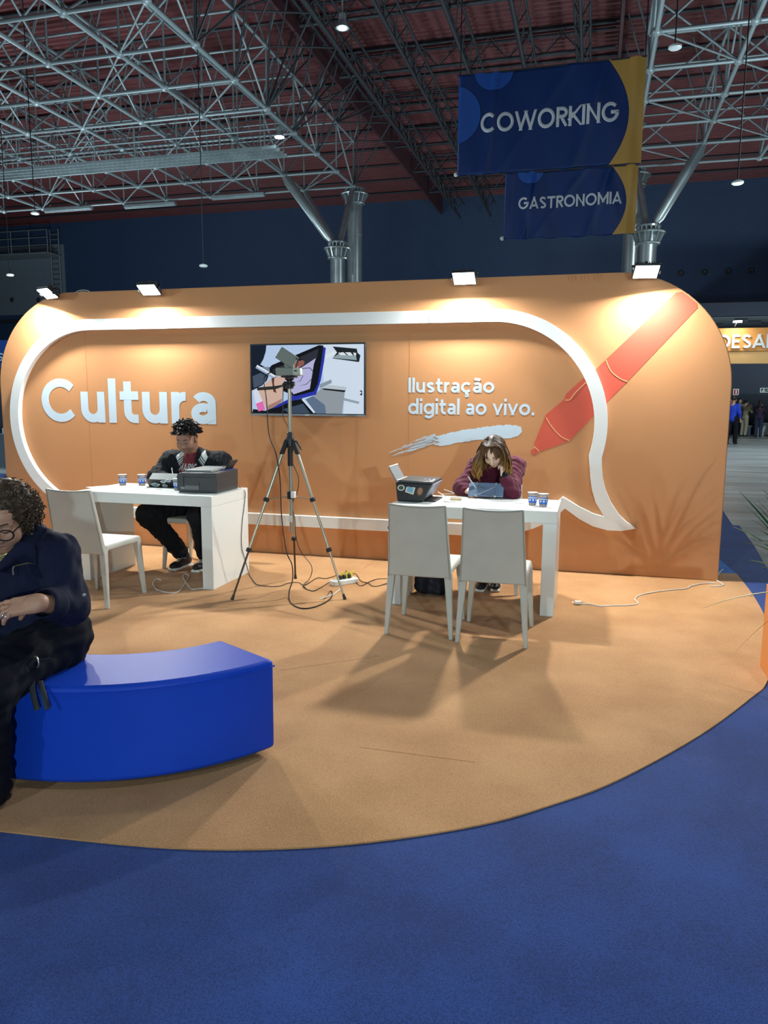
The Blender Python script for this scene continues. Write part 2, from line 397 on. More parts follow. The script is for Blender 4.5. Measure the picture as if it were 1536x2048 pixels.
# ================================================================= THE HALL
steel = mat('painted_steel', (0.34, 0.39, 0.41), 0.45, 0.35, noise=0.15, nscale=1.5)
steel_dark = mat('dark_painted_steel', (0.055, 0.06, 0.07), 0.55, 0.3)
conc = mat('concrete_floor', srgb(150, 158, 158), 0.32, noise=0.45, nscale=0.9, bump=0.1, bscale=6, stretch=(0.35, 2.6, 1))
navy_wall = wave_mat('navy_cladding', srgb(52, 72, 106), srgb(62, 84, 120), 5.2, 'Z', 0.55, 0.5)
pale_wall = wave_mat('pale_cladding', srgb(112, 122, 136), srgb(150, 160, 172), 3.2, 'Z', 0.5, 0.5)
red_roof = mat('red_roof_sheet', srgb(116, 58, 60), 0.6, noise=0.12, nscale=0.8)
YB = 48.0; ZR = 13.95
o = MB().bb((-70, -14, -0.06), (40, 60, 0)).build('floor', conc); tag(o, 'grey polished concrete floor of the exhibition hall', 'floor', kind='structure')
fl = o
# expansion joints and cover strips of the floor
for (y, x0, x1, h) in [(14.0, 1.0, 14, 0.006), (27.2, 2, 20, 0.004), (34.6, 2, 22, 0.004)]:
    MB().bb((x0, y-0.05, 0), (x1, y+0.05, h)).build('joint_strip', mat('steel_strip', (0.62, 0.66, 0.66), 0.35, 0.4), fl)
mb = MB(); mb.bb((-70, YB, 0), (40, YB+0.3, ZR+0.3)); o = mb.build('wall_back', navy_wall); tag(o, 'dark navy ribbed cladding of the far hall wall', 'wall', kind='structure'); wall_back = o
o = MB().bb((-70, -14, 0), (-69.7, YB, ZR+0.3)).build('wall_left', navy_wall); tag(o, 'dark navy cladding of the left hall wall', 'wall', kind='structure')
# small bolted vents along the back wall
for i in range(4):
    p = yp(1361+i*47, 547-i*2, YB)
    MB().lathe([(0.0, 0.0), (0.16, 0.0), (0.18, 0.05), (0.12, 0.09), (0.0, 0.06)], (p.x, YB, p.z), 14, (0, -1, 0)).build('vent', steel_dark, wall_back)
for x in (25, 78):
    p = yp(x, 600, YB-0.05)
    MB().lathe([(0.0, 0.0), (0.16, 0.0), (0.18, 0.05), (0.12, 0.09), (0.0, 0.06)], (p.x, YB-0.06, p.z), 14, (0, -1, 0)).build('vent', steel_dark, wall_back)
# ledge line across the wall
MB().bb((-60, YB-0.12, 7.0), (40, YB, 7.25)).build('ledge', steel_dark, wall_back)
# corrugated roof: ribs run along X
mb = MB(); V = []; Fc = []; n = 0; y = 4.0
prof = [(0, 0), (0.11, 0), (0.15, -0.07), (0.26, -0.07)]
ys = []
while y < YB+1:
    for (dy, dz) in prof: ys.append((y+dy, ZR+dz))
    y += 0.30
for (yy, zz) in ys: V += [(-69, yy, zz), (38, yy, zz)]
for i in range(len(ys)-1): Fc.append((2*i, 2*i+1, 2*i+3, 2*i+2))
mb.add(V, Fc); o = mb.build('ceiling', red_roof); tag(o, 'dark red corrugated sheet roof high over the hall', 'ceiling', kind='structure')
MB().bb((-69, -13, ZR+0.06), (38, YB+1, ZR+0.2)).build('roof_deck', steel_dark, o)
# fascia strips that separate the middle bay from the two framed bays
for i, x in enumerate((-9.5, 0.35)):
    MB().bb((x-0.05, 5, 12.9), (x+0.05, YB-0.1, ZR-0.02)).build('fascia_strip', mat('red_fascia', srgb(84, 52, 58), 0.6), o)

UC = MB(); UC.cyl((0, 0, 0), (0, 0, 1), 1, n=6, cap=False); UCM = mesh_of('rod', UC.V, UC.F, True); UCM.materials.append(steel)
UCD = UCM.copy(); UCD.materials.clear(); UCD.materials.append(steel_dark)
def bar(parent, name, a, b, r, me=UCM):
    a = Vector(a); b = Vector(b); d = b-a; q = Vector((0, 0, 1)).rotation_difference(d.normalized())
    o = link(name, me, parent); o.matrix_local = Matrix.Translation(a) @ q.to_matrix().to_4x4() @ Matrix.Diagonal((r, r, d.length, 1)); return o
def px_of(P):
    v = np.array(P, float)-np.array([0, 0, CAM_H]); z = v@CF
    if z < 0.5: return None
    return (768+F_PX*(v@CR)/z, 1024-F_PX*(v@CU)/z, z)
def inview(a, b, m=120):
    for t in (0, 0.25, 0.5, 0.75, 1):
        q = px_of([a[i]+(b[i]-a[i])*t for i in range(3)])
        if q and -m < q[0] < 1536+m and -m < q[1] < 620: return q[2]
    return None
def space_frame(label, xs, ys, zl, zu, cap):
    T = thing('space_frame', label, 'roof truss')
    # chords, one continuous pipe each
    for z, r, nm in ((zl, 0.066, 'lower_chord'), (zu, 0.05, 'upper_chord')):
        for x in xs: bar(T, nm, (x, ys[0], z), (x, ys[-1], z), r)
        for y in ys: bar(T, nm, (xs[0], y, z), (xs[-1], y, z), r*0.8)
    web = []
    for i, x in enumerate(xs):
        for j, y in enumerate(ys):
            web.append(((x, y, zl), (x, y, zu), 0.032))
            if i+1 < len(xs):
                web.append(((x, y, zl), (xs[i+1], y, zu), 0.034) if (i+j) % 2 else ((x, y, zu), (xs[i+1], y, zl), 0.034))
            if j+1 < len(ys):
                web.append(((x, y, zl), (x, ys[j+1], zu), 0.034) if (i+j) % 2 == 0 else ((x, y, zu), (x, ys[j+1], zl), 0.034))
            # short props to the roof sheet
            web.append(((x, y, zu), (x+0.55, y, ZR-0.1), 0.03)); web.append(((x, y, zu), (x-0.55, y, ZR-0.1), 0.03))
            if i+1 < len(xs) and j+1 < len(ys) and (i+j) % 2: web.append(((x, y, zl), (xs[i+1], ys[j+1], zl), 0.03))
    seen = [(inview(a, b), a, b, r) for a, b, r in web]; seen = sorted([s for s in seen if s[0]], key=lambda s: s[0]/s[3])
    for d, a, b, r in seen[:cap]: bar(T, 'web_rod', a, b, r)
    mb = MB(); mb.smooth = True
    for d, a, b, r in seen[cap:]: mb.cyl(a, b, r, n=5, cap=False)
    if seen[cap:]: tag(mb.build('far_web_rods', steel, T), kind='stuff')
    nb = MB(); nb.ball((0, 0, 0), 1, 8, 6); nme = mesh_of('node', nb.V, nb.F, True); nme.materials.append(steel)
    for x in xs:
        for y in ys:
            if inview((x, y, zl), (x, y, zl), 30):
                q = link('node', nme, T); q.location = (x, y, zl); q.scale = (0.14, 0.14, 0.11)
    return T
YS = [29.6+2.2*k for k in range(-9, 2)]
space_frame('pale steel space frame under the red roof on the left', [-10.1-2.2*k for k in range(0, 15)], YS, 10.4, 12.2, 300)
space_frame('pale steel space frame above the banners on the right', [1.1+2.2*k for k in range(0, 6)], YS, 10.4, 12.2, 300)
T = thing('edge_bracing', 'tangle of dark steel braces beside the twin columns at the edge of the left frame', 'roof truss')
rb = random.Random(21)
for y in YS:
    for (x1, z1) in ((-8.9, 13.0), (-8.2, 12.4), (-9.4, 13.6)):
        for dy in (-1.1, 1.1): bar(T, 'brace', (-10.1, y, rb.choice((10.4, 12.2))), (x1, y+dy, z1), 0.03, UCD)
bar(T, 'edge_chord', (-8.9, YS[0], 13.0), (-8.9, YS[-1], 13.0), 0.05, UCD); bar(T, 'edge_chord', (-8.2, YS[0], 12.4), (-8.2, YS[-1], 12.4), 0.05, UCD)
# purlins under the roof sheet
T = thing('purlins', 'thin dark steel purlins directly under the roof sheet', 'roof beam')
for k in range(14): bar(T, 'purlin', (-45, 12+2.6*k, ZR-0.14), (18, 12+2.6*k, ZR-0.14), 0.05, UCD)
# lattice joists of the middle bay
ORD = ('first', 'second', 'third', 'fourth', 'fifth', 'sixth', 'seventh', 'eighth')
def joist(a, b, z0, z1, step, label):
    T = thing('lattice_joist', label, 'roof beam', group='dark lattice joists of the middle roof bay')
    a = Vector(a); b = Vector(b); L = (b-a).length; u = (b-a)/L; s = Vector((-u.y, u.x, 0))*0.22
    bar(T, 'top_chord', a+s+Vector((0, 0, z1)), b+s+Vector((0, 0, z1)), 0.045, UCD); bar(T, 'top_chord', a-s+Vector((0, 0, z1)), b-s+Vector((0, 0, z1)), 0.045, UCD)
    bar(T, 'bottom_chord', a+Vector((0, 0, z0)), b+Vector((0, 0, z0)), 0.06, UCD)
    n = int(L/step); mb = MB()
    for i in range(n):
        p0 = a+u*(i*step)+Vector((0, 0, z0)); p1 = p0+u*step
        for e in (s, -s):
            q = a+u*((i+0.5)*step)+e+Vector((0, 0, z1)); mb.cyl(p0, q, 0.02, n=4, cap=False); mb.cyl(q, p1, 0.02, n=4, cap=False)
    tag(mb.build('lacing', steel_dark, T), kind='stuff')
for i, x in enumerate((-8.0, -6.2, -4.4, -2.6, -0.8)):
    joist((x, 12, 0), (x, 46, 0), 12.2, 12.93, 1.3, 'dark lattice joist running into the depth of the middle roof bay, %s from the left' % ORD[i])
for i in range(8):
    y = 16+3.9*i
    joist((-9.3, y, 0), (0.2, y, 0), 13.03, 13.7, 1.2, 'dark lattice joist crossing the middle roof bay sideways, %s from the near end' % ORD[i])

# catwalk hung in the left bay
T = thing('catwalk', 'long pale steel catwalk with handrails hung in the left roof frame', 'catwalk')
cz = 9.75
for y in (24.4, 24.7, 25.0, 25.3): MB().bb((-42, y-0.02, cz-0.05), (-10.4, y+0.02, cz+0.05)).build('stringer', steel, T)
mb = MB()
for k in range(158): mb.bb((-42+k*0.2, 24.4, cz+0.02), (-41.96+k*0.2, 25.3, cz+0.04))
tag(mb.build('grating', steel, T), kind='stuff')
for y in (24.4, 25.3):
    for z in (cz+0.55, cz+1.05): bar(T, 'handrail', (-42, y, z), (-10.4, y, z), 0.03)
    for k in range(20): bar(T, 'post', (-41.6+k*1.62, y, cz), (-41.6+k*1.62, y, cz+1.08), 0.025)
for k in range(8): bar(T, 'hanger', (-40+k*4, 24.85, cz), (-40+k*4, 24.85, 12.2), 0.03)

# high-bay lamps
lit = mat('lamp_lit', (0.9, 1, 1), emit=28, emcol=(0.85, 1, 1))
def high_bay(x, y, z, label, br):
    T = thing('high_bay_lamp', label, 'lamp', (x, y, z))
    MB().lathe([(0.05, 0.34), (0.08, 0.3), (0.09, 0.16), (0.15, 0.02), (0.16, 0), (0.15, 0)], (x, y, z), 18).build('reflector', steel, T)
    MB().lathe([(0.0, 0.0), (br, 0.0)], (x, y, z-0.012), 18).build('bulb', lit, T); bar(T, 'hanging_rod', (0, 0, 0.33), (0, 0, 12.2-z), 0.02)
high_bay(-10.12, 24.0, 9.9, 'lit high-bay lamp at the edge of the left roof frame', 0.15)
high_bay(-5.95, 17.9, 10.0, 'lit high-bay lamp in the middle roof bay near the top of the picture', 0.09)
for i, (x0, x1, y) in enumerate(((250, 345, 410), (425, 525, 392), (90, 175, 418))):
    a = gp(x0, y+5, 10.2); b = gp(x1, y-5, 10.2); b.y = a.y
    T = thing('tube_light', ['unlit tube light under the left roof frame, middle of three', 'unlit tube light under the left roof frame, nearest the column', 'unlit tube light under the left roof frame, farthest left'][i], 'lamp', ((a.x+b.x)/2, a.y, 10.2))
    MB().bb((a.x, a.y-0.12, 10.16), (b.x, a.y+0.12, 10.3)).build('housing', steel, T, 0.02); bar(T, 'tube', (a.x-(a.x+b.x)/2, 0, -0.05), (b.x-(a.x+b.x)/2, 0, -0.05), 0.03)
    for x in (a.x+.3, b.x-.3): bar(T, 'bracket', (x-(a.x+b.x)/2, 0, 0.05), (x-(a.x+b.x)/2, 0, 0.3), 0.02)
# hanging white access points
ap = mat('white_plastic', (0.8, 0.85, 0.84), 0.35)
blackcord = mat('black_cord', (0.012, 0.012, 0.014), 0.5)
for (x, y, Y, lab) in [(407, 532, 20, 'small white disc device hanging on a long cord left of the twin columns'), (70, 427, 20, 'small white disc device hanging below the roof frame at far left'),
                       (20, 550, 22, 'small white disc device hanging lowest at the left edge'), (1350, 95, 16, 'small white disc device hanging highest, above the right frame'), (1475, 366, 18, 'small white disc device hanging right of the slanting struts')]:
    p = yp(x, y, Y); T = thing('hanging_device', lab, 'wireless device', p, group='devices hung from the roof')
    MB().lathe([(0.0, -0.03), (0.09, -0.03), (0.12, -0.01), (0.12, 0.02), (0.07, 0.05), (0.0, 0.055)], p, 18).build('housing', ap, T, smooth=True)
    MB().cyl(p+Vector((0, 0, .05)), (p.x, p.y, ZR-.15), 0.014, n=5).build('cord', blackcord, T)

# columns
galv = mat('galvanised_column', (0.50, 0.55, 0.56), 0.34, 0.75, noise=0.12, nscale=2)
def column(x, y, r, top, label, tree):
    T = thing('steel_column', label, 'column', (x, y, 0))
    mb = MB(); mb.smooth = True; mb.cyl((x, y, 0), (x, y, top), r, n=28); mb.build('shaft', galv, T)
    for z in (top-1.7,): MB().lathe([(r+.012, -0.03), (r+.012, 0.03)], (x, y, z), 28).build('weld_band', galv, T)
    # flared cap ring with fins
    f = 1.75
    MB().tube([(x+r*f*math.cos(a), y+r*f*math.sin(a), top-0.05) for a in np.linspace(0, 2*math.pi, 28)[:-1]], 0.04, 6, closed=True).build('cap_ring', galv, T)
    MB().tube([(x+r*1.25*math.cos(a), y+r*1.25*math.sin(a), top-0.42) for a in np.linspace(0, 2*math.pi, 28)[:-1]], 0.04, 6, closed=True).build('cap_ring', galv, T)
    MB().lathe([(r*0.9, 0), (r*1.35, 0), (r*1.35, 0.06), (r*0.9, 0.06)], (x, y, top+0.14), 28).build('cap_plate', galv, T)
    for k in range(14):
        a = 2*math.pi*k/14; c, s_ = math.cos(a), math.sin(a); t = Vector((-s_, c, 0))*0.02
        P0, P1 = Vector((x+c*r, y+s_*r, top-0.42)), Vector((x+c*r*1.25, y+s_*r*1.25, top-0.42)); P2, P3 = Vector((x+c*r*f, y+s_*r*f, top-0.05)), Vector((x+c*r, y+s_*r, top+0.02))
        MB().add([P0-t, P1-t, P2-t, P3-t, P0+t, P1+t, P2+t, P3+t], [(0, 1, 2, 3), (7, 6, 5, 4), (0, 4, 5, 1), (1, 5, 6, 2), (2, 6, 7, 3), (3, 7, 4, 0)]).build('fin', galv, T)
        MB().box((x+c*r*1.15, y+s_*r*1.15, top+0.06), (0.05, 0.05, 0.16)).build('spacer', galv, T)
    for (n, rr) in tree:
        a = Vector((x, y, top+0.15)); d = (Vector(n)-a); a = a+Vector((d.x, d.y, 0)).normalized()*0.18
        m = MB(); m.smooth = True; p1 = a+(Vector(n)-a)*0.12; p2 = a+(Vector(n)-a)*0.9
        m.tube([a, p1, p2, n], [rr*0.35, rr, rr, rr*0.55], 14); m.build('strut', galv, T)
    return T
column(-10.19, 30, 0.30, 7.6, 'shorter silver column of the left pair, with slanting struts on its cap', [((-12.3, 29.6, 10.36), 0.19), ((-12.3, 31.8, 10.36), 0.12), ((-10.1, 31.8, 10.36), 0.13)])
p = yp(709, 520, 32.3); column(p.x, 32.3, 0.32, 10.25, 'taller silver column of the left pair, reaching the roof frame', [])
column(1.66, 30, 0.33, 7.62, 'silver column at right whose cap carries slanting struts', [((3.3, 29.6, 10.36), 0.19), ((3.3, 31.8, 10.36), 0.12), ((1.2, 31.8, 10.36), 0.13)])
p = yp(1261, 520, 32.3); column(p.x, 32.3, 0.32, 10.25, 'silver column at right hidden behind the hanging banners above', [])

# pale panel, ladder and platform at the far left of the back wall
T = thing('wall_panel', 'pale ribbed wall panel at far left of the hall', 'wall panel', (-41, YB, 0))
MB().bb((-46, YB-0.08, 7.6), (-36.9, YB, 12.4)).build('sheet', pale_wall, T)
T = thing('ladder', 'caged steel ladder on the far hall wall at left', 'ladder', (-37.4, YB, 6))
for dx in (-0.35, 0.35): bar(T, 'rail', (dx, -0.35, 1.6), (dx, -0.35, 7.4), 0.05)
for k in range(16): bar(T, 'rung', (-0.35, -0.35, 1.8+k*0.35), (0.35, -0.35, 1.8+k*0.35), 0.03)
T = thing('wall_platform', 'steel maintenance platform with railing high at far left', 'platform', (-41, YB-0.8, 11.6))
MB().bb((-46, YB-1.6, 11.5), (-37, YB-0.1, 11.62)).build('deck', steel, T)
for z in (0.5, 1.0, 1.5): bar(T, 'railing', (-5, -0.8, z), (4, -0.8, z), 0.035)
for k in range(7): bar(T, 'post', (-5+k*1.5, -0.8, 0), (-5+k*1.5, -0.8, 1.5), 0.035)

# gallery soffit at right
T = thing('gallery', 'dark gallery with a pale soffit along the back wall at right', 'gallery', (20, 44, 5))
a = yp(1420, 606, 41.0); b = yp(1420, 633, 41.0)
zb = b.z; MB().bb((3.0, 41.0, zb), (34, 41.3, a.z)).build('fascia', mat('gallery_navy', srgb(32, 44, 66), 0.5), T)
MB().bb((3.0, 41.3, zb+0.02), (34, 47.8, zb+0.2)).build('soffit', mat('pale_soffit', (0.5, 0.55, 0.58), 0.6), T)
for k in range(9): MB().bb((4.2+k*0.85, 42.1+(k % 3)*1.2, zb-0.05), (4.75+k*0.85, 42.35+(k % 3)*1.2, zb+0.02)).build('ceiling_grille', steel_dark, T)

# ----------------------------------------------------------------- carpets
def carpet_mat(name, c_lo, c_hi, s=260):
    m = bpy.data.materials.new(name); m.use_nodes = True; nt = m.node_tree; b = nt.nodes['Principled BSDF']
    b.inputs['Roughness'].default_value = 0.95; b.inputs['Specular IOR Level'].default_value = 0.15; b.inputs['Sheen Weight'].default_value = 0.15
    tc = nt.nodes.new('ShaderNodeTexCoord'); n = nt.nodes.new('ShaderNodeTexNoise'); n.inputs['Scale'].default_value = s; n.inputs['Detail'].default_value = 4
    n2 = nt.nodes.new('ShaderNodeTexNoise'); n2.inputs['Scale'].default_value = 2.3; n2.inputs['Detail'].default_value = 6
    mx = nt.nodes.new('ShaderNodeMath'); mx.operation = 'MULTIPLY_ADD'; mx.inputs[1].default_value = 0.35
    nt.links.new(tc.outputs['Object'], n.inputs['Vector']); nt.links.new(tc.outputs['Object'], n2.inputs['Vector'])
    sc = nt.nodes.new('ShaderNodeMath'); sc.operation = 'MULTIPLY'; sc.inputs[1].default_value = 0.65; nt.links.new(n.outputs['Fac'], sc.inputs[0])
    nt.links.new(n2.outputs['Fac'], mx.inputs[0]); nt.links.new(sc.outputs[0], mx.inputs[2])
    r = nt.nodes.new('ShaderNodeValToRGB'); r.color_ramp.elements[0].position = 0.40; r.color_ramp.elements[1].position = 0.60
    r.color_ramp.elements[0].color = c_lo+(1,); r.color_ramp.elements[1].color = c_hi+(1,)
    nt.links.new(mx.outputs[0], r.inputs['Fac']); nt.links.new(r.outputs['Color'], b.inputs['Base Color'])
    bp = nt.nodes.new('ShaderNodeBump'); bp.inputs['Strength'].default_value = 0.5; bp.inputs['Distance'].default_value = 0.003
    nt.links.new(n.outputs['Fac'], bp.inputs['Height']); nt.links.new(bp.outputs['Normal'], b.inputs['Normal']); return m
orange_c = carpet_mat('orange_carpet', srgb(168, 120, 76), srgb(202, 154, 106)); blue_c = carpet_mat('blue_carpet', srgb(18, 44, 104), srgb(36, 72, 146)); light_blue_c = carpet_mat('light_blue_carpet', srgb(20, 96, 180), srgb(40, 130, 215))
edge = [gp(x, y) for x, y in ((1442.7, 1017), (1465, 1051), (1478.7, 1052), (1510, 1095), (1521, 1115), (1536, 1140))]
bl = [(-14, -8), (9, -8), (7, 3), (3.5, 6.6)]+[(p.x, p.y) for p in edge[::-1]]+[(1.75, 12.6), (-14, 12.6)]
me = outline_mesh('blue_carpet', [bl], 0.006); me.transform(Matrix.Translation((0, 0, 0.003))); o = put('blue_carpet', me, blue_c); tag(o, 'dark blue carpet of the aisle around the orange stand', 'carpet')
lb = [(0.2, 6.98), (1.30, 7.13), (1.245, 7.9), (0.7, 8.4), (0.2, 8.4)]
me = outline_mesh('light_blue_carpet', [lb], 0.004); me.transform(Matrix.Translation((0, 0, 0.008))); o = put('light_blue_carpet', me, light_blue_c); tag(o, 'small bright blue carpet patch behind the wall end', 'carpet')
pts = [(1.30, 7.13), (1.29, 6.4), (1.245, 5.68), (1.18, 5.1), (0.99, 4.36), (0.85, 4.06), (0.54, 3.52), (0.17, 2.99), (-0.08, 2.72), (-0.32, 2.51), (-0.67, 2.30), (-1.01, 2.16), (-1.38, 2.07), (-1.93, 2.01)]
fr = [(p.x, p.y) for p in bez([(x, y, 0) for x, y in pts], 5)]
fr += [(-4.7-x, y) for (x, y) in fr[::-1][1:]]
me = outline_mesh('orange_carpet', [fr], 0.006); me.transform(Matrix.Translation((0, 0, 0.0095))); o = put('orange_carpet', me, orange_c); tag(o, 'round orange carpet of the stand in front of the wall', 'carpet')
# seams in the carpet
CZ = 0.0125
seam = mat('carpet_seam', srgb(150, 98, 58), 0.95)
for a, b in (((560, 1345), (760, 1316)), ((720, 1500), (950, 1530)), ((727, 1140), (752, 1122))):
    a = gp(*a); b = gp(*b); MB().box(((a.x+b.x)/2, (a.y+b.y)/2, CZ), ((b-a).length, 0.003, 0.001), Matrix.Rotation(math.atan2(b.y-a.y, b.x-a.x), 3, 'Z')).build('seam', seam, o)

# ================================================================= THE BOOTH WALL
YW = 6.78; WX0, WX1, WH, WR = -6.09, 1.085, 2.57, 0.94
wall_c = mat('orange_fabric', srgb(198, 142, 96), 0.62, noise=0.03, nscale=1.2, bump=0.12, bscale=500, spec=0.35)
bubble_c = mat('white_foam_board', (0.80, 0.83, 0.83), 0.55)
print_w = mat('white_print', srgb(196, 216, 232), 0.55); pen_c = mat('red_print', srgb(206, 84, 62), 0.55); pen_line = mat('pen_line_print', srgb(240, 176, 120), 0.55)
T = thing('booth_wall', 'long orange booth wall with rounded upper corners', 'booth wall', (-2.4, YW, 0)); booth = T
out = [(WX0, 0.0215), (WX1, 0.0215)]+arc(WX1-WR, WH-WR, WR, 0, 90)+arc(WX0+WR, WH-WR, WR, 90, 180)
me = upright(outline_mesh('wall_body', [out], 0.24, 0.008), YW+0.128); put('wall_body', me, wall_c, T)
# fabric puckers along the top edge
for k in range(9):
    x = 0.02-0.035*k+0.006*(k % 3); m = MB(); m.smooth = True
    m.tube([(x, YW-0.001, WH-0.004), (x+0.005, YW-0.003, WH-0.03), (x+0.012, YW, WH-0.055-0.012*(k % 2))], [0.006, 0.005, 0.001], 6); m.build('fabric_pucker', wall_c, T)
# raised speech bubble
O = arc(-0.87, 1.30, 1.0, 90, -15, 30)+[(0.10, 0.95), (0.112, 0.86), (0.14, 0.76), (0.19, 0.65), (0.26, 0.55), (0.33, 0.485), (0.405, 0.438), (0.29, 0.412), (0.173, 0.412), (0.05, 0.44), (-0.07, 0.50), (-0.192, 0.586), (-0.27, 0.51), (-0.36, 0.445), (-0.46, 0.395), (-0.60, 0.345), (-0.77, 0.312), (-0.95, 0.30)]+arc(-4.95, 1.30, 1.0, 270, 90, 48)
I = arc(-0.87, 1.30, 0.895, 90, -16, 30)+[(0.003, 0.95), (0.012, 0.86), (0.03, 0.76), (0.065, 0.65), (0.147, 0.522), (0.05, 0.548), (-0.07, 0.602), (-0.215, 0.685), (-0.30, 0.60), (-0.40, 0.53), (-0.52, 0.465), (-0.66, 0.425), (-0.80, 0.407), (-0.95, 0.402)]+arc(-4.95, 1.30, 0.895, 270, 90, 48)
S = thing('speech_bubble', 'raised white speech bubble outline mounted on the orange wall', 'wall sign', (-2.4, YW-0.03, 0.3))
me = upright(outline_mesh('bubble_frame', [O, I], 0.05, 0.002), YW-0.026); put('bubble_frame', me, bubble_c, S)
dk = mat('joint_dark', (0.2, 0.2, 0.2), 0.8)
for x in (-3.98, -1.43): MB().bb((x-0.002, YW-0.0545, 2.195), (x+0.002, YW-0.053, 2.3)).build('board_joint', dk, S)
# printed lettering and drawings: thin vinyl on the wall
def on_wall(name, me, m, dy, parent=T, label=None): return put(name, upright(me, YW-dy), m, parent, label)
on_wall('lettering', text_mesh('Cultura', 0.19, 0.001, (-5.585, -3.567, 1.268, 1.716)), print_w, 0.0005, label='large white word Cultura')
on_wall('lettering', text_mesh('Ilustração', 0.17, 0.001, (-1.626, -0.844, 1.545, 1.718)), print_w, 0.0005, label='white word Ilustração')
on_wall('lettering', text_mesh('digital ao vivo.', 0.17, 0.001, (-1.626, -0.489, 1.352, 1.533)), print_w, 0.0005, label='white words digital ao vivo.')
# big red pen drawing
def wp(x, y): p = yp(x, y, YW); return (p.x, p.z)
body = [wp(*q) for q in ((1352, 585), (1395, 616), (1255, 763), (1140, 881), (1110, 893), (1080, 903), (1072, 899), (1068, 889), (1075, 870), (1092, 829), (1130, 797), (1212, 719))]
# keep the pen inside the wall outline
def inside(q):
    x, z = q
    if x > WX1-WR and z > WH-WR:
        d = math.hypot(x-(WX1-WR), z-(WH-WR))
        if d > WR-0.006: s_ = (WR-0.006)/d; return (WX1-WR+(x-WX1+WR)*s_, WH-WR+(z-WH+WR)*s_)
    return q
up_e = [(body[0][0]+(body[1][0]-body[0][0])*t+0.10*math.sin(math.pi*t)*0.6, body[0][1]+(body[1][1]-body[0][1])*t+0.10*math.sin(math.pi*t)*0.6) for t in np.linspace(0, 1, 8)]
body = [inside(q) for q in up_e]+body[2:]
on_wall('pen_drawing', outline_mesh('pen_drawing', [body], 0.001), pen_c, 0.001, label='large red pen print')
on_wall('pen_clip', outline_mesh('pen_clip', [[wp(*q) for q in ((1172, 752), (1178, 760), (1146, 798), (1136, 801), (1129, 795), (1132, 788))]], 0.001), pen_c, 0.0022)
on_wall('pen_tip', outline_mesh('pen_tip', [[wp(*q) for q in ((1071, 897), (1077, 903), (1071, 909), (1065, 909), (1061, 904), (1063, 899))]], 0.001), pen_c, 0.0015)
def stroke(pts, w):
    P = bez([(x, z, 0) for x, z in pts], 6); L, R = [], []
    for i in range(len(P)):
        t = (P[min(i+1, len(P)-1)]-P[max(i-1, 0)]).normalized(); n = Vector((-t.y, t.x, 0)); L.append((P[i]+n*w/2)[:2]); R.append((P[i]-n*w/2)[:2])
    return L+R[::-1]
for pts in (((1212, 720), (1222, 742), (1240, 757), (1255, 763)), ((1092, 835), (1105, 855), (1122, 873), (1139, 881)), ((1175, 762), (1150, 786), (1140, 799), (1131, 800)), ((1068, 893), (1073, 897), (1078, 903))):
    on_wall('pen_line', outline_mesh('pen_line', [stroke([wp(*q) for q in pts], 0.008)], 0.001), pen_line, 0.003)
# brush stroke: solid head and broken dry-brush streaks
rr = random.Random(3)
top_e = [(870, 874), (890, 868), (915, 862), (945, 857), (975, 853), (1005, 850), (1030, 850), (1042, 854)]; bot_e = [(1044, 864), (1036, 872), (1020, 877), (990, 878), (955, 880), (925, 884), (895, 890), (880, 892), (872, 889), (879, 884), (870, 880), (878, 877)]
def rag(E, a):
    P = []
    for i in range(len(E)-1):
        for k in range(8):
            t = k/8; P.append((E[i][0]+(E[i+1][0]-E[i][0])*t+rr.uniform(-a, a)*0.4, E[i][1]+(E[i+1][1]-E[i][1])*t+rr.uniform(-a, a)))
    return P+[E[-1]]
on_wall('brush_stroke', outline_mesh('brush_stroke', [[wp(*q) for q in rag(top_e, 1.0)+rag(bot_e, 1.0)]], 0.001), print_w, 0.0005, label='white paint stroke print')
def streak(x0, x1, f0):
    P = []; n = max(3, int((x1-x0)/5)); yc = lambda x: 876+f0*11*(1 if x > 850 else (x-760)/90*0.7+0.4)+(870-x)*0.36 if x < 870 else 883+f0*9-(x-870)*0.2
    h = rr.uniform(0.3, 1.1)
    A = [(x0+(x1-x0)*i/n, yc(x0+(x1-x0)*i/n)-h*math.sin(math.pi*min(1, max(.05, i/n)))*rr.uniform(.5, 1.2)) for i in range(n+1)]
    B = [(x0+(x1-x0)*i/n, yc(x0+(x1-x0)*i/n)+h*math.sin(math.pi*min(1, max(.05, i/n)))*rr.uniform(.5, 1.2)) for i in range(n+1)]
    return A+B[::-1]
ms = []
for k in range(95):
    x1 = 884-abs(rr.gauss(0, 44)); ln = rr.uniform(8, 36)*(0.5+0.5*(x1-760)/110)
    x0 = max(772, x1-ln)
    if x1-x0 < 5: continue
    mm_ = outline_mesh('dry_streaks', [[wp(*q) for q in streak(x0, x1, rr.uniform(-0.9, 0.9))]], 0.0); mm_.transform(Matrix.Translation((0, 0, 0.0008+0.00004*k))); ms.append(mm_)
bm = bmesh.new()
for m_ in ms: bm.from_mesh(m_); bpy.data.meshes.remove(m_)
me = bpy.data.meshes.new('dry_streaks'); bm.to_mesh(me); bm.free(); tag(on_wall('dry_streaks', me, print_w, 0.0), kind='stuff')
# thin print panel seam
for x in (-1.62, -5.02): MB().bb((x, YW-0.0011, 0.42), (x+0.003, YW-0.0004, 2.18)).build('panel_seam', mat('seam_orange', srgb(205, 122, 62), 0.6), T)

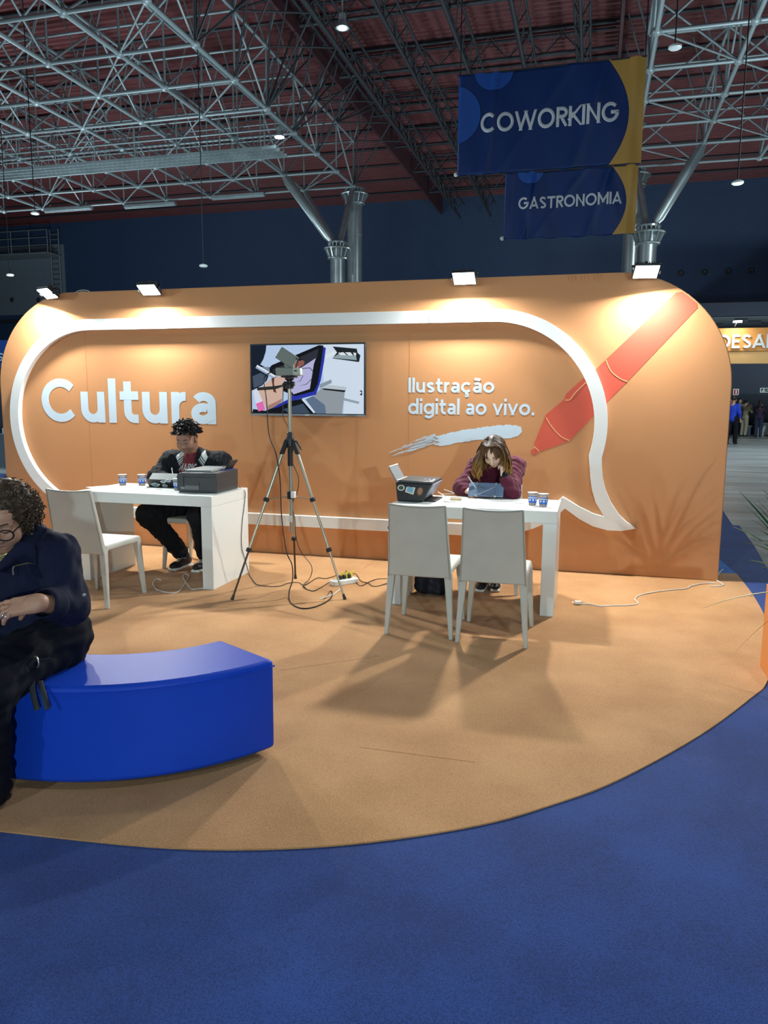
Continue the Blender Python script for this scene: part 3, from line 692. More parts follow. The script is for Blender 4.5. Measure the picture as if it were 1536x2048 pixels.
# ----------------------------------------------------------------- floodlights
alu = mat('black_flood_housing', (0.03, 0.035, 0.04), 0.4, 0.4); flood_lit = mat('flood_glass_lit', (1, 1, 1), emit=30, emcol=(0.88, 1, 1))
whitecord = mat('white_cord', (0.75, 0.75, 0.72), 0.5)
def flood(x, label, yaw=0.0, tilt=34, power=78):
    loc = Vector((x, 6.63, 2.55)); T = thing('floodlight', label, 'lamp', loc, group='floodlights along the booth wall top')
    # lamp frame: emitting face looks down and a little outwards
    R = Matrix.Rotation(yaw, 3, 'Z') @ Matrix.Rotation(math.radians(-tilt), 3, 'X')
    MB().box(loc+R @ Vector((0, 0, 0.012)), (0.20, 0.15, 0.024), R).build('frame', alu, T, 0.004)
    MB().box(loc+R @ Vector((0, 0, -0.002)), (0.182, 0.132, 0.006), R).build('lamp_glass', flood_lit, T)
    for k in range(11): MB().box(loc+R @ Vector((-0.09+k*0.018, 0, 0.036)), (0.004, 0.13, 0.03), R).build('cooling_fin', alu, T)
    m = MB(); m.box(loc+R @ Vector((0.108, 0, 0.01)), (0.006, 0.03, 0.05), R); m.box(loc+R @ Vector((-0.108, 0, 0.01)), (0.006, 0.03, 0.05), R); m.box(loc+R @ Vector((0, 0, 0.06)), (0.222, 0.025, 0.005), R); m.build('bracket', alu, T)
    m = MB(); m.smooth = True; zt = WH if (WX0+WR < x < WX1-WR) else WH-0.05
    m.tube(bez([loc+R @ Vector((0, 0.01, 0.06)), (x, 6.66, 2.63), (x, 6.80, 2.62), (x, 6.83, zt-0.05)], 6), 0.009, 8); m.build('arm', alu, T)
    l = bpy.data.lights.new('flood_light', 'AREA'); l.shape = 'RECTANGLE'; l.size = 0.14; l.size_y = 0.10; l.energy = power; l.color = (0.98, 1.0, 0.95)
    lo = link('flood_light', l, T); lo.matrix_local = Matrix.Translation(R @ Vector((0, 0, -0.012))) @ (Matrix.Rotation(yaw, 3, 'Z') @ Matrix.Rotation(math.radians(-40), 3, 'X')).to_4x4()
flood(-5.32, 'glaring floodlight at the left rounded corner of the wall', math.radians(-20))
flood(-4.17, 'glaring floodlight above the large word Cultura')
flood(-1.11, 'glaring floodlight above the word Ilustração with dark fins showing')
flood(0.37, 'glaring floodlight at the right end above the red pen', math.radians(8))
T = thing('cable_loop', 'thin white cable loop sticking up behind the wall top at left', 'cable', (-4.95, 6.85, 2.57))
m = MB(); m.smooth = True; m.tube(bez([yp(150, 586, 6.85), yp(156, 582, 6.85), yp(166, 580, 6.85), yp(177, 582, 6.85), yp(182, 588, 6.86)], 6), 0.004, 6); m.build('wire', whitecord, T)
m = MB(); m.smooth = True; m.tube(bez([yp(152, 590, 6.86), yp(160, 584, 6.86), yp(168, 583, 6.86), yp(175, 585, 6.86), yp(178, 590, 6.86)], 6), 0.004, 6); m.build('wire', whitecord, T)

# ----------------------------------------------------------------- banners
def banner(label, x0, x1, z0, z1, Y, word, box, big):
    T = thing('hanging_banner', label, 'banner', ((x0+x1)/2, Y, z0))
    navy = mat('banner_navy', srgb(20, 56, 122), 0.42, spec=0.4); gold = mat('banner_gold', srgb(224, 172, 84), 0.4, spec=0.5); sky = mat('banner_light_blue', srgb(38, 96, 190), 0.42)
    rr = random.Random(5 if big else 9); W_, H_ = x1-x0, z1-z0
    def fold(u, v):     # cloth relief, metres towards the viewer
        a = 0.02*math.sin(u*9+v*2)+0.012*math.sin(u*23+v*5)
        for (uc, sl, w, amp) in ((0.21, 0.06, 0.02, 0.05), (0.80, 0.16, 0.03, 0.03), (0.95, 0.02, 0.03, 0.05), (0.62, 0.4, 0.03, 0.012), (0.03, .03, .03, .04)):
            a += amp*math.exp(-((u-(uc-sl*(1-v)))/w)**2)*(0.35+0.65*abs(v-0.3))
        return a
    NU, NV = 96, 40; V = []; Fc = []; M_ = []
    def sag(u): return 0.0
    for j in range(NV+1):
        for i in range(NU+1):
            u, v = i/NU, j/NV
            edge_ = 0.012*math.sin(u*30)*(1-v) if j == 0 else 0
            V.append((x0+u*W_, Y-fold(u, v), z0+v*H_+edge_-0.02*math.sin(u*math.pi*5)**2*(1 if j == NV else 0)))
    gx = lambda v: 0.935-0.0+(-0.16)*((v-0.5)/0.5)**2*0.55+0.0
    for j in range(NV):
        for i in range(NU):
            u, v = (i+0.5)/NU, (j+0.5)/NV; Fc.append((j*(NU+1)+i, j*(NU+1)+i+1, (j+1)*(NU+1)+i+1, (j+1)*(NU+1)+i))
            M_.append(0)
    base = MB(); base.add(V, Fc); o = base.build('cloth', navy, T, smooth=True)
    o.modifiers.new('thick', 'SOLIDIFY').thickness = 0.004
    # printed shapes follow the cloth relief, a hair in front
    def print_on(name, poly, m, dy=0.014, text=None):
        me = text if text is not None else outline_mesh(name, [poly], 0.0)
        bm = bmesh.new(); bm.from_mesh(me)
        bmesh.ops.triangulate(bm, faces=bm.faces[:])
        for _ in range(5):
            es = [e for e in bm.edges if e.calc_length() > 0.06]
            if es: bmesh.ops.subdivide_edges(bm, edges=es, cuts=1); bmesh.ops.triangulate(bm, faces=bm.faces[:])
        for v in bm.verts:
            u, w = (v.co.x-x0)/W_, (v.co.y-z0)/H_; v.co = (v.co.x, Y-fold(u, w)-dy-v.co.z, v.co.y)
        bm.to_mesh(me); bm.free(); me.polygons.foreach_set('use_smooth', [True]*len(me.polygons)); put(name, me, m, T)
    cur = [(x0+W_*(0.925-0.105*abs(2*(v-0.47))**2.0), z0+H_*v) for v in np.linspace(0, 1, 20)]
    print_on('gold_curve', cur+[(x1, z1), (x1, z0)], gold)
    def clip(P): return [(min(max(a, x0), x1), min(max(b, z0), z1)) for a, b in P]
    print_on('light_blue_disc', clip(arc(x0+W_*0.195, z1+0.02*H_, H_*0.2, 180, 360, 16)), sky); print_on('light_blue_disc', clip(arc(x0-0.03*W_, z0+H_*0.6, H_*0.29, -90, 90, 16)), sky)
    print_on('lettering', None, mat('banner_white', (0.86, 0.9, 0.95), 0.5), 0.016, text_mesh(word, 0.185, 0.0005, box, 0.085))
    # hem cords
    for x in (x0+0.02, x1-0.02): MB().cyl((x, Y, z1-0.02), (x, Y, 10.4 if big else z1+0.25), 0.012, n=6).build('cord', blackcord, T)
    MB().bb((x0-0.03, Y-0.02, z1-0.02), (x1+0.01, Y+0.02, z1+0.01)).build('top_bar', steel_dark, T)
    MB().ball((x0-0.03, Y-0.01, z0+0.03), 0.04, 8, 6).build('end_cap', ap, T)
a = yp(962, 272, 15); b = yp(1238, 202, 15); banner('upper large navy hanging banner reading COWORKING', -2.68, 0.645, 5.755, 7.54, 15.0, 'COWORKING', (yp(962, 240, 15).x, yp(1238, 230, 15).x, yp(962, 268, 15).z, yp(1238, 203, 15).z), True)
banner('lower smaller navy hanging banner reading GASTRONOMIA', -1.77, 0.605, 4.55, 5.75, 15.03, 'GASTRONOMIA', (yp(1037, 410, 15.03).x, yp(1244, 396, 15.03).x, yp(1037, 420, 15.03).z, yp(1243, 383, 15.03).z), False)

# ----------------------------------------------------------------- far stand at right (orange fascia with lettering)
T = thing('far_stand', 'far orange stand fascia with large white letters and its lamp', 'exhibition stand', (7, 34, 0))
z = [yp(1480, q, 34).z for q in (656, 702, 727)]
MB().bb((3.2, 34, z[1]), (12, 34.3, z[0])).build('fascia', mat('far_orange', srgb(222, 150, 72), 0.6), T)
MB().bb((3.2, 34.05, z[2]), (12, 34.25, z[1]-0.02)).build('lower_beam', mat('far_pale_orange', srgb(226, 176, 112), 0.6), T)
for x in (4.1, 11.8): MB().bb((x-0.15, 34.05, 0), (x+0.15, 34.25, z[2])).build('post', mat('far_navy', srgb(36, 48, 70), 0.6), T)
p0, p1 = yp(1437, 697, 34), yp(1560, 668, 34)
me = text_mesh('DESAN', 0.17, 0.06, (p0.x, p1.x, p0.z, p1.z)); put('lettering', upright(me, 33.99), mat('far_white', (0.8, 0.84, 0.86), 0.5), T)
p = yp(1474, 650, 33.6); MB().box((p.x, 33.5, p.z+0.12), (0.3, 0.2, 0.06)).build('lamp_head', flood_lit, T); bar(T, 'lamp_arm', (p.x-7, -0.4, p.z+0.15), (p.x-7, 0.1, p.z), 0.03)
l = bpy.data.lights.new('far_flood_light', 'AREA'); l.size = 0.3; l.energy = 14; l.color = (1, 0.97, 0.9); lo = link('far_flood_light', l, T); lo.location = (p.x-7, -0.55, z[0]+0.05); lo.rotation_euler = (math.radians(25), 0, 0)
# dark partition behind it with two signs
T = thing('partition', 'dark navy partition wall behind the far visitors', 'partition', (9, 40.5, 0)); MB().bb((3, 40.5, 0), (20, 40.6, yp(1480, 700, 40.5).z)).build('panel', mat('far_navy', (0.03, 0.045, 0.08), 0.6), T)
def sign(label, x0, x1, y0, y1, kindn):
    Y = 40.42; a = yp(x0, y1, Y); b = yp(x1, y0, Y); T = thing('wall_sign', label, 'sign', ((a.x+b.x)/2, Y, a.z)); w, h = b.x-a.x, b.z-a.z
    red = mat('sign_red', srgb(190, 40, 50), 0.5); grn = mat('sign_green', srgb(30, 70, 60), 0.5); wh = mat('sign_white', (0.8, 0.85, 0.85), 0.5, emit=0.25)
    MB().bb((a.x, Y, a.z), (b.x, Y+0.05, b.z)).build('board', wh, T)
    if kindn == 'fire':
        MB().bb((a.x+w*.12, Y-0.01, a.z+h*.1), (b.x-w*.12, Y, b.z-h*.1)).build('red_field', red, T)
        m = MB(); m.bb((a.x+w*.42, Y-0.02, a.z+h*.2), (a.x+w*.62, Y-0.01, a.z+h*.68)); m.bb((a.x+w*.46, Y-0.02, a.z+h*.68), (a.x+w*.58, Y-0.01, a.z+h*.8)); m.build('extinguisher_symbol', wh, T)
    else:
        MB().bb((a.x+w*.05, Y-0.01, a.z+h*.1), (b.x-w*.05, Y, b.z-h*.1)).build('green_field', grn, T)
        m = MB(); m.ball((a.x+w*.28, Y-.012, a.z+h*.72), (h*.11, .01, h*.11), 8, 6); m.box((a.x+w*.26, Y-0.014, a.z+h*.45), (h*.2, .008, h*.36), Matrix.Rotation(.5, 3, 'Y')); m.box((a.x+w*.36, Y-0.014, a.z+h*.3), (h*.4, .008, h*.1), Matrix.Rotation(-.5, 3, 'Y')); m.box((a.x+w*.16, Y-0.014, a.z+h*.28), (h*.3, .008, h*.1), Matrix.Rotation(.7, 3, 'Y')); m.build('running_figure', wh, T)
        m = MB(); m.box((a.x+w*.66, Y-0.014, a.z+h*.5), (w*.24, .008, h*.12)); m.add([(a.x+w*.76, Y-.014, a.z+h*.25), (a.x+w*.9, Y-.014, a.z+h*.5), (a.x+w*.76, Y-.014, a.z+h*.75)], [(0, 1, 2)]); m.build('arrow', wh, T)
sign('small red and white fire extinguisher sign on the dark partition', 1466, 1478, 778, 790, 'fire')
sign('green and white exit sign with running figure and arrow', 1520, 1546, 776, 785, 'exit')
# low counters behind the visitors
for i, (x0, x1, y0, y1, c, lab) in enumerate(((1470, 1500, 851, 868, srgb(150, 180, 215), 'pale blue low counter behind the far visitors'), (1512, 1560, 846, 872, srgb(190, 205, 200), 'pale low display block at the far right'))):
    a = yp(x0, y1, 39.3); b = yp(x1, y0, 39.3); T = thing('display_counter', lab, 'counter', ((a.x+b.x)/2, 39.3, 0))
    MB().bb((a.x, 39.0, 0), (b.x, 39.9, b.z-0.06)).build('body', mat('counter_%d' % i, c, 0.5), T, 0.02); MB().bb((a.x-0.04, 38.95, b.z-0.06), (b.x+0.04, 39.95, b.z)).build('counter_top', mat('counter_top_w', (0.7, 0.74, 0.75), 0.4), T, 0.01)
# far left stand seen past the wall end
T = thing('left_stand', 'blue stand panel with white lettering glimpsed past the left wall end', 'exhibition stand', (-13.4, 14, 0))
a = yp(-60, 735, 14.0); b = yp(22, 680, 14.0)
MB().bb((a.x, 14, a.z), (b.x, 14.1, b.z)).build('panel', mat('left_blue', srgb(22, 70, 150), 0.5), T)
p0, p1 = yp(-30, 722, 14), yp(9, 706, 14); put('lettering', upright(text_mesh('ES', 0.17, 0.004, (p0.x, p1.x, p0.z, p1.z)), 13.995), print_w, T)
MB().bb((a.x, 13.7, 0), (b.x, 14.3, 0.75)).build('counter', mat('left_counter', (0.12, 0.16, 0.2), 0.5), T, 0.01); MB().bb((a.x-.3, 14.05, 0.75), (b.x+0.2, 14.12, a.z)).build('back_board', mat('left_dark', (0.03, 0.045, 0.07), 0.6), T)
for k in range(6): MB().box((b.x-0.15-0.2*k, 13.9, 0.81+0.02*(k % 2)), (0.12, 0.2, 0.12+0.04*(k % 2))).build('leaflet_stack', [print_w, steel_dark, mat('left_blue', (0, 0, 0))][k % 3], T)
# ================================================================= FURNITURE
white_lac = mat('white_lacquer', (0.74, 0.79, 0.79), 0.28, spec=0.5, coat=0.15); leather = mat('white_leather', (0.52, 0.53, 0.49), 0.45, bump=0.25, bscale=90, noise=0.05, nscale=6)
leather_edge = mat('leather_piping', (0.34, 0.35, 0.32), 0.5)
def table(label, x0, x1, y0, y1, pt):
    H = 0.76; T = thing('table', label, 'table', ((x0+x1)/2, (y0+y1)/2, CZ))
    MB().bb((x0, y0, H-0.085), (x1, y1, H)).build('table_top', white_lac, T, 0.003)
    MB().bb((x0+0.0005, y0+0.0005, CZ), (x0+pt, y1-0.0005, H-0.0852)).build('side_panel', white_lac, T, 0.003); MB().bb((x1-pt, y0+0.0005, CZ), (x1-0.0005, y1-0.0005, H-0.0852)).build('side_panel', white_lac, T, 0.003)
table('white panel-leg table on the left, under the wide black printer', -4.06, -2.835, 5.275, 5.925, 0.095)
table('white panel-leg table on the right, behind two white chairs', -1.405, -0.20, 5.275, 5.915, 0.095)
TZ = 0.76
def make_chair(label, x, y, rz):
    """seat faces local +y; origin on the carpet under the seat"""
    T = thing('dining_chair', label, 'chair', (x, y, CZ), rz, 'white leather chairs'); L = lambda v: v
    # seat cushion
    m = MB(); n = 8; V = []; 
    o = MB().box((0, 0.015, 0.435), (0.41, 0.45, 0.045), taper=(0.97, 0.97)).build('seat', leather, T, 0.016, 3, world=False)
    # backrest: tapered, leaning and slightly hollow panel
    NU, NV = 12, 14; V = []; Fc = []
    def P(u, v, s): # u -1..1, v 0..1
        w = 0.208-0.026*v**0.8; th = 0.02-0.006*v; y = -0.222-0.075*v-0.02*v*v+0.022*(1-u*u)*(-1)*(0.3+0.7*v)+s*th; z = 0.395+0.475*v-0.010*(1-u*u)*v
        return (u*w, y, z)
    for s in (-1, 1):
        for j in range(NV+1):
            for i in range(NU+1): V.append(P(-1+2*i/NU, j/NV, s))
    q = (NU+1)*(NV+1); a = lambda i, j: j*(NU+1)+i
    for j in range(NV):
        for i in range(NU):
            Fc.append((a(i, j), a(i+1, j), a(i+1, j+1), a(i, j+1))); Fc.append((q+a(i, j+1), q+a(i+1, j+1), q+a(i+1, j), q+a(i, j)))
    for j in range(NV): Fc.append((a(0, j), a(0, j+1), q+a(0, j+1), q+a(0, j))); Fc.append((a(NU, j+1), a(NU, j), q+a(NU, j), q+a(NU, j+1)))
    for i in range(NU): Fc.append((a(i, NV), a(i+1, NV), q+a(i+1, NV), q+a(i, NV))); Fc.append((a(i+1, 0), a(i, 0), q+a(i, 0), q+a(i+1, 0)))
    b = MB().add(V, Fc).build('backrest', leather, T, 0.010, 3, smooth=True, world=False)
    # stitched piping along the rear outline
    path = [Vector(P(-1, j/NV, -1)) for j in range(NV+1)]+[Vector(P(-1+2*i/NU, 1, -1)) for i in range(1, NU+1)]+[Vector(P(1, 1-j/NV, -1)) for j in range(1, NV+1)]
    path = [v+Vector((-0.007*(1 if v.x > 0 else -1) if abs(v.x) > 0.17 else 0, -0.0005, -0.006)) for v in path]
    m = MB(); m.smooth = True; m.tube(path, 0.0042, 5); m.build('piping', leather_edge, b, world=False)
    for sx in (-1, 1):
        for (yb, yt, zt) in ((-0.235, -0.212, 0.43), (0.235, 0.205, 0.425)):
            m = MB(); A = Vector((sx*0.212, yb, 0)); B = Vector((sx*0.182, yt, zt)); w0, w1 = 0.013, 0.024
            m.hexa([A+Vector((-w0, -w0, 0)), A+Vector((w0, -w0, 0)), A+Vector((w0, w0, 0)), A+Vector((-w0, w0, 0)), B+Vector((-w1, -w1, 0)), B+Vector((w1, -w1, 0)), B+Vector((w1, w1, 0)), B+Vector((-w1, w1, 0))])
            m.build('leg', leather, T, 0.006, 2, world=False)
    return T
make_chair('left one of the two white chairs drawn up at the right table', -1.012, 4.80, 0.0)
make_chair('right one of the two white chairs drawn up at the right table', -0.542, 4.762, 0.0)
make_chair('white chair in front of the left table with a round shadow on its back', -3.515, 4.80, 0.0)
make_chair('white chair under the man at the left table', -3.42, 6.09, math.pi)
make_chair('white chair under the woman in the maroon sweater', -0.72, 6.03, math.pi)

# curved blue bench
vinyl = mat('blue_vinyl', srgb(16, 66, 192), 0.5, spec=0.22, noise=0.06, nscale=3, bump=0.08, bscale=25)
BC = (-2.15, 3.30); R0, R1, BH = 0.64, 1.03, 0.43
T = thing('curved_bench', 'curved glossy blue vinyl bench in the foreground', 'bench', (BC[0], BC[1]-0.8, CZ))
N = 64; V = []; Fc = []
angs = [math.radians(-28-(112)*i/N) for i in range(N+1)]
bz = CZ+0.028
for a in angs:
    c, s_ = math.cos(a), math.sin(a)
    for r, z in ((R1, bz), (R1, BH), (R0, BH), (R0, bz)): V.append((BC[0]+r*c, BC[1]+r*s_, z))
for i in range(N):
    for k in range(4): Fc.append((i*4+k, i*4+(k+1) % 4, (i+1)*4+(k+1) % 4, (i+1)*4+k))
Fc += [(3, 2, 1, 0), (N*4, N*4+1, N*4+2, N*4+3)]
MB().add(V, Fc).build('upholstered_body', vinyl, T, 0.022, 3)
for r in (R1+0.001, R0-0.001):
    m = MB(); m.smooth = True; m.tube([(BC[0]+r*math.cos(a), BC[1]+r*math.sin(a), BH-0.026) for a in angs], 0.0035, 5); m.build('seam_piping', vinyl, T)
for k in range(5):
    a = math.radians(-36-24*k); m = MB(); m.cyl((BC[0]+0.84*math.cos(a), BC[1]+0.84*math.sin(a), CZ), (BC[0]+0.84*math.cos(a), BC[1]+0.84*math.sin(a), bz), 0.03, n=12); m.build('foot', mat('black_plastic', (0.015, 0.016, 0.018), 0.4), T)

# ----------------------------------------------------------------- television
blk = mat('black_plastic', (0.015, 0.016, 0.018), 0.4); dkgrey = mat('dark_grey_plastic', (0.04, 0.045, 0.05), 0.38); silver = mat('silver_metal', (0.55, 0.57, 0.56), 0.3, 0.85)
TVY = 6.66; tl, tr, br, bl_ = yp(499, 686, TVY), yp(731, 686, TVY), yp(730.5, 835, TVY), yp(502, 829, TVY)
x0, x1, z0, z1 = (tl.x+bl_.x)/2, (tr.x+br.x)/2, (br.z+bl_.z)/2, (tl.z+tr.z)/2
T = thing('television', 'wall-mounted flat television showing a hand drawing on a tablet', 'television', ((x0+x1)/2, TVY, z0))
MB().bb((x0, TVY, z0), (x1, TVY+0.035, z1)).build('housing', blk, T, 0.004); MB().bb((x0+0.2, TVY+0.035, z0+0.15), (x1-0.2, YW-0.0, z1-0.15)).build('wall_mount', dkgrey, T)
MB().bb((x0, TVY-0.004, z0), (x1, TVY+0.001, z0+0.018)).build('bottom_bezel', silver, T); MB().bb(((x0+x1)/2-0.02, TVY-0.0055, z0+0.005), ((x0+x1)/2+0.02, TVY-0.004, z0+0.012)).build('logo_plate', mat('light_chrome', (0.8, 0.8, 0.8), 0.3), T)
sx0, sx1, sz0, sz1 = x0+0.014, x1-0.014, z0+0.024, z1-0.016
def scr(q): return (sx0+(q[0]-118)/1290*(sx1-sx0), sz1-(q[1]-108)/797*(sz1-sz0))
SCREEN = [
 ('sky', (185, 208, 238), [(118, 108), (1408, 108), (1408, 905), (118, 905)]),
 ('white', (214, 228, 244), [(940, 108), (1408, 108), (1408, 905), (1180, 905), (1200, 640), (960, 560)]),
 ('navy', (14, 22, 40), [(118, 108), (300, 108), (292, 180), (262, 270), (225, 332), (300, 372), (330, 440), (300, 520), (240, 580), (118, 640)]),
 ('slate', (70, 84, 104), [(130, 470), (225, 430), (300, 470), (285, 520), (230, 575), (140, 610)]),
 ('grey', (120, 138, 160), [(225, 360), (335, 362), (345, 420), (400, 470), (330, 450)]),
 ('black', (8, 10, 16), [(275, 880), (470, 790), (710, 730), (870, 905), (118, 905), (130, 860)]),
 ('slate2', (96, 116, 140), [(750, 740), (850, 695), (970, 805), (985, 905), (870, 905)]), ('slate3', (60, 76, 96), [(480, 860), (720, 790), (800, 905), (560, 905)]),
 ('cloth', (150, 158, 166), [(840, 705), (940, 600), (1195, 645), (1165, 905), (985, 905), (970, 805)]),
 ('blue', (40, 52, 170), [(905, 118), (985, 145), (965, 300), (925, 520), (870, 685), (585, 762), (440, 830), (300, 868), (560, 735)]),
 ('black2', (6, 8, 14), [(333, 372), (360, 340), (905, 115), (958, 118), (940, 260), (890, 560), (850, 645), (630, 705), (480, 640), (335, 440)]),
 ('photo', (44, 46, 56), [(372, 395), (905, 152), (882, 262), (640, 412), (480, 440), (375, 435)]),
 ('face', (150, 92, 82), [(610, 330), (650, 290), (710, 280), (742, 300), (735, 335), (690, 365), (640, 385), (612, 372)]), ('hairpix', (30, 26, 28), [(560, 330), (600, 300), (680, 262), (735, 275), (700, 290), (640, 300), (606, 340), (590, 380)]),
 ('smile', (224, 196, 190), [(640, 358), (670, 350), (664, 366), (645, 370)]),
 ('lav', (186, 184, 226), [(640, 412), (872, 262), (848, 330), (800, 618), (612, 682), (520, 560), (400, 470), (420, 440), (520, 430)]),
 ('line', (40, 40, 60), [(640, 430), (720, 385), (800, 378), (835, 420), (820, 500), (760, 560), (660, 590), (762, 566), (828, 502), (843, 418), (803, 370), (718, 378)]), ('line2', (40, 40, 60), [(650, 450), (690, 440), (718, 470), (690, 520), (640, 545), (694, 525), (725, 470), (692, 433)]),
 ('penw', (228, 238, 246), [(190, 335), (412, 468), (372, 492), (166, 372)]), ('pensh', (150, 170, 200), [(178, 355), (390, 482), (372, 492), (166, 372)]),
 ('hand', (214, 180, 164), [(186, 632), (270, 570), (352, 500), (420, 478), (512, 472), (516, 525), (480, 560), (495, 640), (484, 700), (470, 775), (390, 830), (300, 872), (262, 800), (215, 720)]), ('handsh', (170, 130, 116), [(300, 872), (390, 830), (470, 775), (478, 730), (400, 775), (310, 815)]),
 ('band', (92, 50, 40), [(355, 492), (388, 488), (384, 560), (412, 668), (376, 652)]),
 ('cuff', (220, 226, 244), [(132, 642), (188, 625), (246, 765), (165, 796)]), ('pink', (232, 110, 180), [(165, 796), (246, 765), (276, 866), (194, 888)]),
 ('stand', (220, 232, 244), [(704, 742), (722, 735), (862, 893), (842, 902)]),
 ('slab', (190, 202, 210), [(938, 606), (1012, 570), (1216, 596), (1212, 632), (960, 612)]), ('slabd', (20, 24, 28), [(948, 610), (1208, 634), (1194, 655), (955, 628)]),
 ('clamp', (140, 156, 170), [(912, 565), (1044, 508), (1052, 548), (910, 612)]), ('bracket', (226, 236, 244), [(980, 232), (1112, 165), (1120, 212), (985, 266)]),
 ('boxd', (20, 26, 32), [(1062, 132), (1330, 160), (1338, 205), (1370, 236), (1354, 312), (1060, 268), (1110, 200)]), ('boxl', (150, 168, 176), [(1060, 262), (1120, 222), (1320, 240), (1330, 290)]),
 ('sp1', (226, 234, 240), [(1120, 205), (1180, 198), (1220, 232), (1150, 232)]), ('sp2', (226, 234, 240), [(1200, 200), (1260, 200), (1290, 236), (1240, 236)]), ('sp3', (226, 234, 240), [(1290, 202), (1325, 210), (1320, 240), (1300, 236)]),
 ('shade', (150, 168, 180), [(1185, 720), (1360, 765), (1350, 790), (1185, 750)]), ('mark', (20, 30, 40), [(1362, 636), (1390, 636), (1390, 690), (1362, 690), (1380, 664)]), ('mk2', (214, 228, 244), [(1372, 650), (1384, 650), (1384, 660), (1372, 660)])]
img = MB(); mats_ = []
for i, (nm, c, poly) in enumerate(SCREEN):
    me = outline_mesh('t', [[scr(q) for q in poly]], 0.0); vs = [(v.co.x, TVY-0.0006-0.00006*i, v.co.y) for v in me.vertices]; fs = [tuple(p.vertices) for p in me.polygons]
    img.mi = i; img.add(vs, fs); bpy.data.meshes.remove(me); c = srgb(*c)
    mats_.append(mat('screen_'+nm, tuple(v*0.05 for v in c), 0.25, emit=0.85, emcol=c))
sc_o = img.build('screen', mats_, T); sc_o['label'] = 'lit screen picture of a hand drawing on a tablet'

# ----------------------------------------------------------------- printers
red_s = mat('sticker_red', srgb(170, 70, 40), 0.5); stick = [mat('sticker_%d' % i, srgb(*c), 0.45) for i, c in enumerate(((222, 228, 216), (120, 170, 205), (96, 56, 44), (130, 120, 170), (190, 205, 225), (90, 130, 90)))]
T = thing('printer', 'wide black multifunction printer with a raised side tray, on the left table', 'printer', (-3.06, 5.65, TZ))
x0, x1, y0, y1 = -3.245, -2.885, 5.465, 5.845
m = MB(); m.hexa([(x0+0.01, y0+0.004, TZ), (x1, y0, TZ), (x1, y1, TZ), (x0+0.01, y1, TZ), (x0+0.03, y0+0.004, TZ+0.16), (x1+0.003, y0, TZ+0.165), (x1+0.003, y1, TZ+0.172), (x0+0.03, y1, TZ+0.172)])
# angled left shoulder
m.build('body', dkgrey, T, 0.008, 3)
MB().hexa([(x0, y0+0.002, TZ+0.01), (x0+0.02, y0+0.002, TZ+0.01), (x0+0.02, y1-0.01, TZ+0.01), (x0, y1-0.01, TZ+0.01), (x0, y0+0.002, TZ+0.145), (x0+0.045, y0+0.002, TZ+0.164), (x0+0.045, y1-0.01, TZ+0.17), (x0, y1-0.01, TZ+0.15)]).build('side_cheek', dkgrey, T, 0.006)
MB().hexa([(x0+0.05, y0+0.03, TZ+0.163), (x1-0.06, y0+0.03, TZ+0.167), (x1-0.06, y1-0.03, TZ+0.172), (x0+0.05, y1-0.03, TZ+0.172), (x0+0.06, y0+0.035, TZ+0.182), (x1-0.07, y0+0.035, TZ+0.184), (x1-0.07, y1-0.03, TZ+0.19), (x0+0.06, y1-0.03, TZ+0.188)]).build('scanner_lid', mat('printer_grey_lid', (0.22, 0.24, 0.25), 0.35), T, 0.004)
MB().bb((x0+0.075, y0-0.0012, TZ+0.024), (x0+0.20, y0+0.004, TZ+0.056)).build('rating_label', mat('grey_label', (0.16, 0.17, 0.18), 0.6), T)
m = MB(); m.smooth = True; m.lathe([(0.0, 0), (0.018, 0), (0.017, 0.002), (0, 0.002)], (0, 0, 0), 20, (0, -1, 0)); lo_ = m.build('badge', mat('grey_badge', (0.2, 0.21, 0.22), 0.4), T, world=False); lo_.location = (x0+0.052+3.06, y0-0.0005-5.65, 0.035); lo_.scale = (1.2, 1, 0.6)
for (a, b) in (((x0+0.06, y0-0.001, TZ+0.125), (x1-0.04, y0+0.002, TZ+0.127)), ((x0+0.06, y0-0.001, TZ+0.02), (x0+0.062, y0+0.002, TZ+0.125)), ((x0+0.20, y0-0.001, TZ+0.02), (x0+0.202, y0+0.002, TZ+0.09))): MB().bb(a, b).build('panel_groove', blk, T)
Rt = Matrix.Rotation(math.radians(36), 3, 'Y')
tc_ = Vector((x1-0.01, y1-0.11, TZ+0.205)); MB().box(tc_, (0.012, 0.13, 0.11), Rt).build('paper_tray', blk, T, 0.003); MB().box(tc_+Rt @ Vector((-0.0075, 0, 0.005)), (0.002, 0.09, 0.085), Rt).build('tray_panel', mat('tray_grey', (0.13, 0.14, 0.16), 0.4), T)
MB().bb((x1-0.06, y1-0.19, TZ+0.168), (x1-0.005, y1-0.04, TZ+0.176)).build('tray_slot', mat('ink_blue', (0.03, 0.04, 0.2), 0.4), T)
MB().box((x1-0.10, y1-0.06, TZ+0.19), (0.012, 0.06, 0.012), Matrix.Rotation(0.5, 3, 'Z')).build('guide', blk, T)

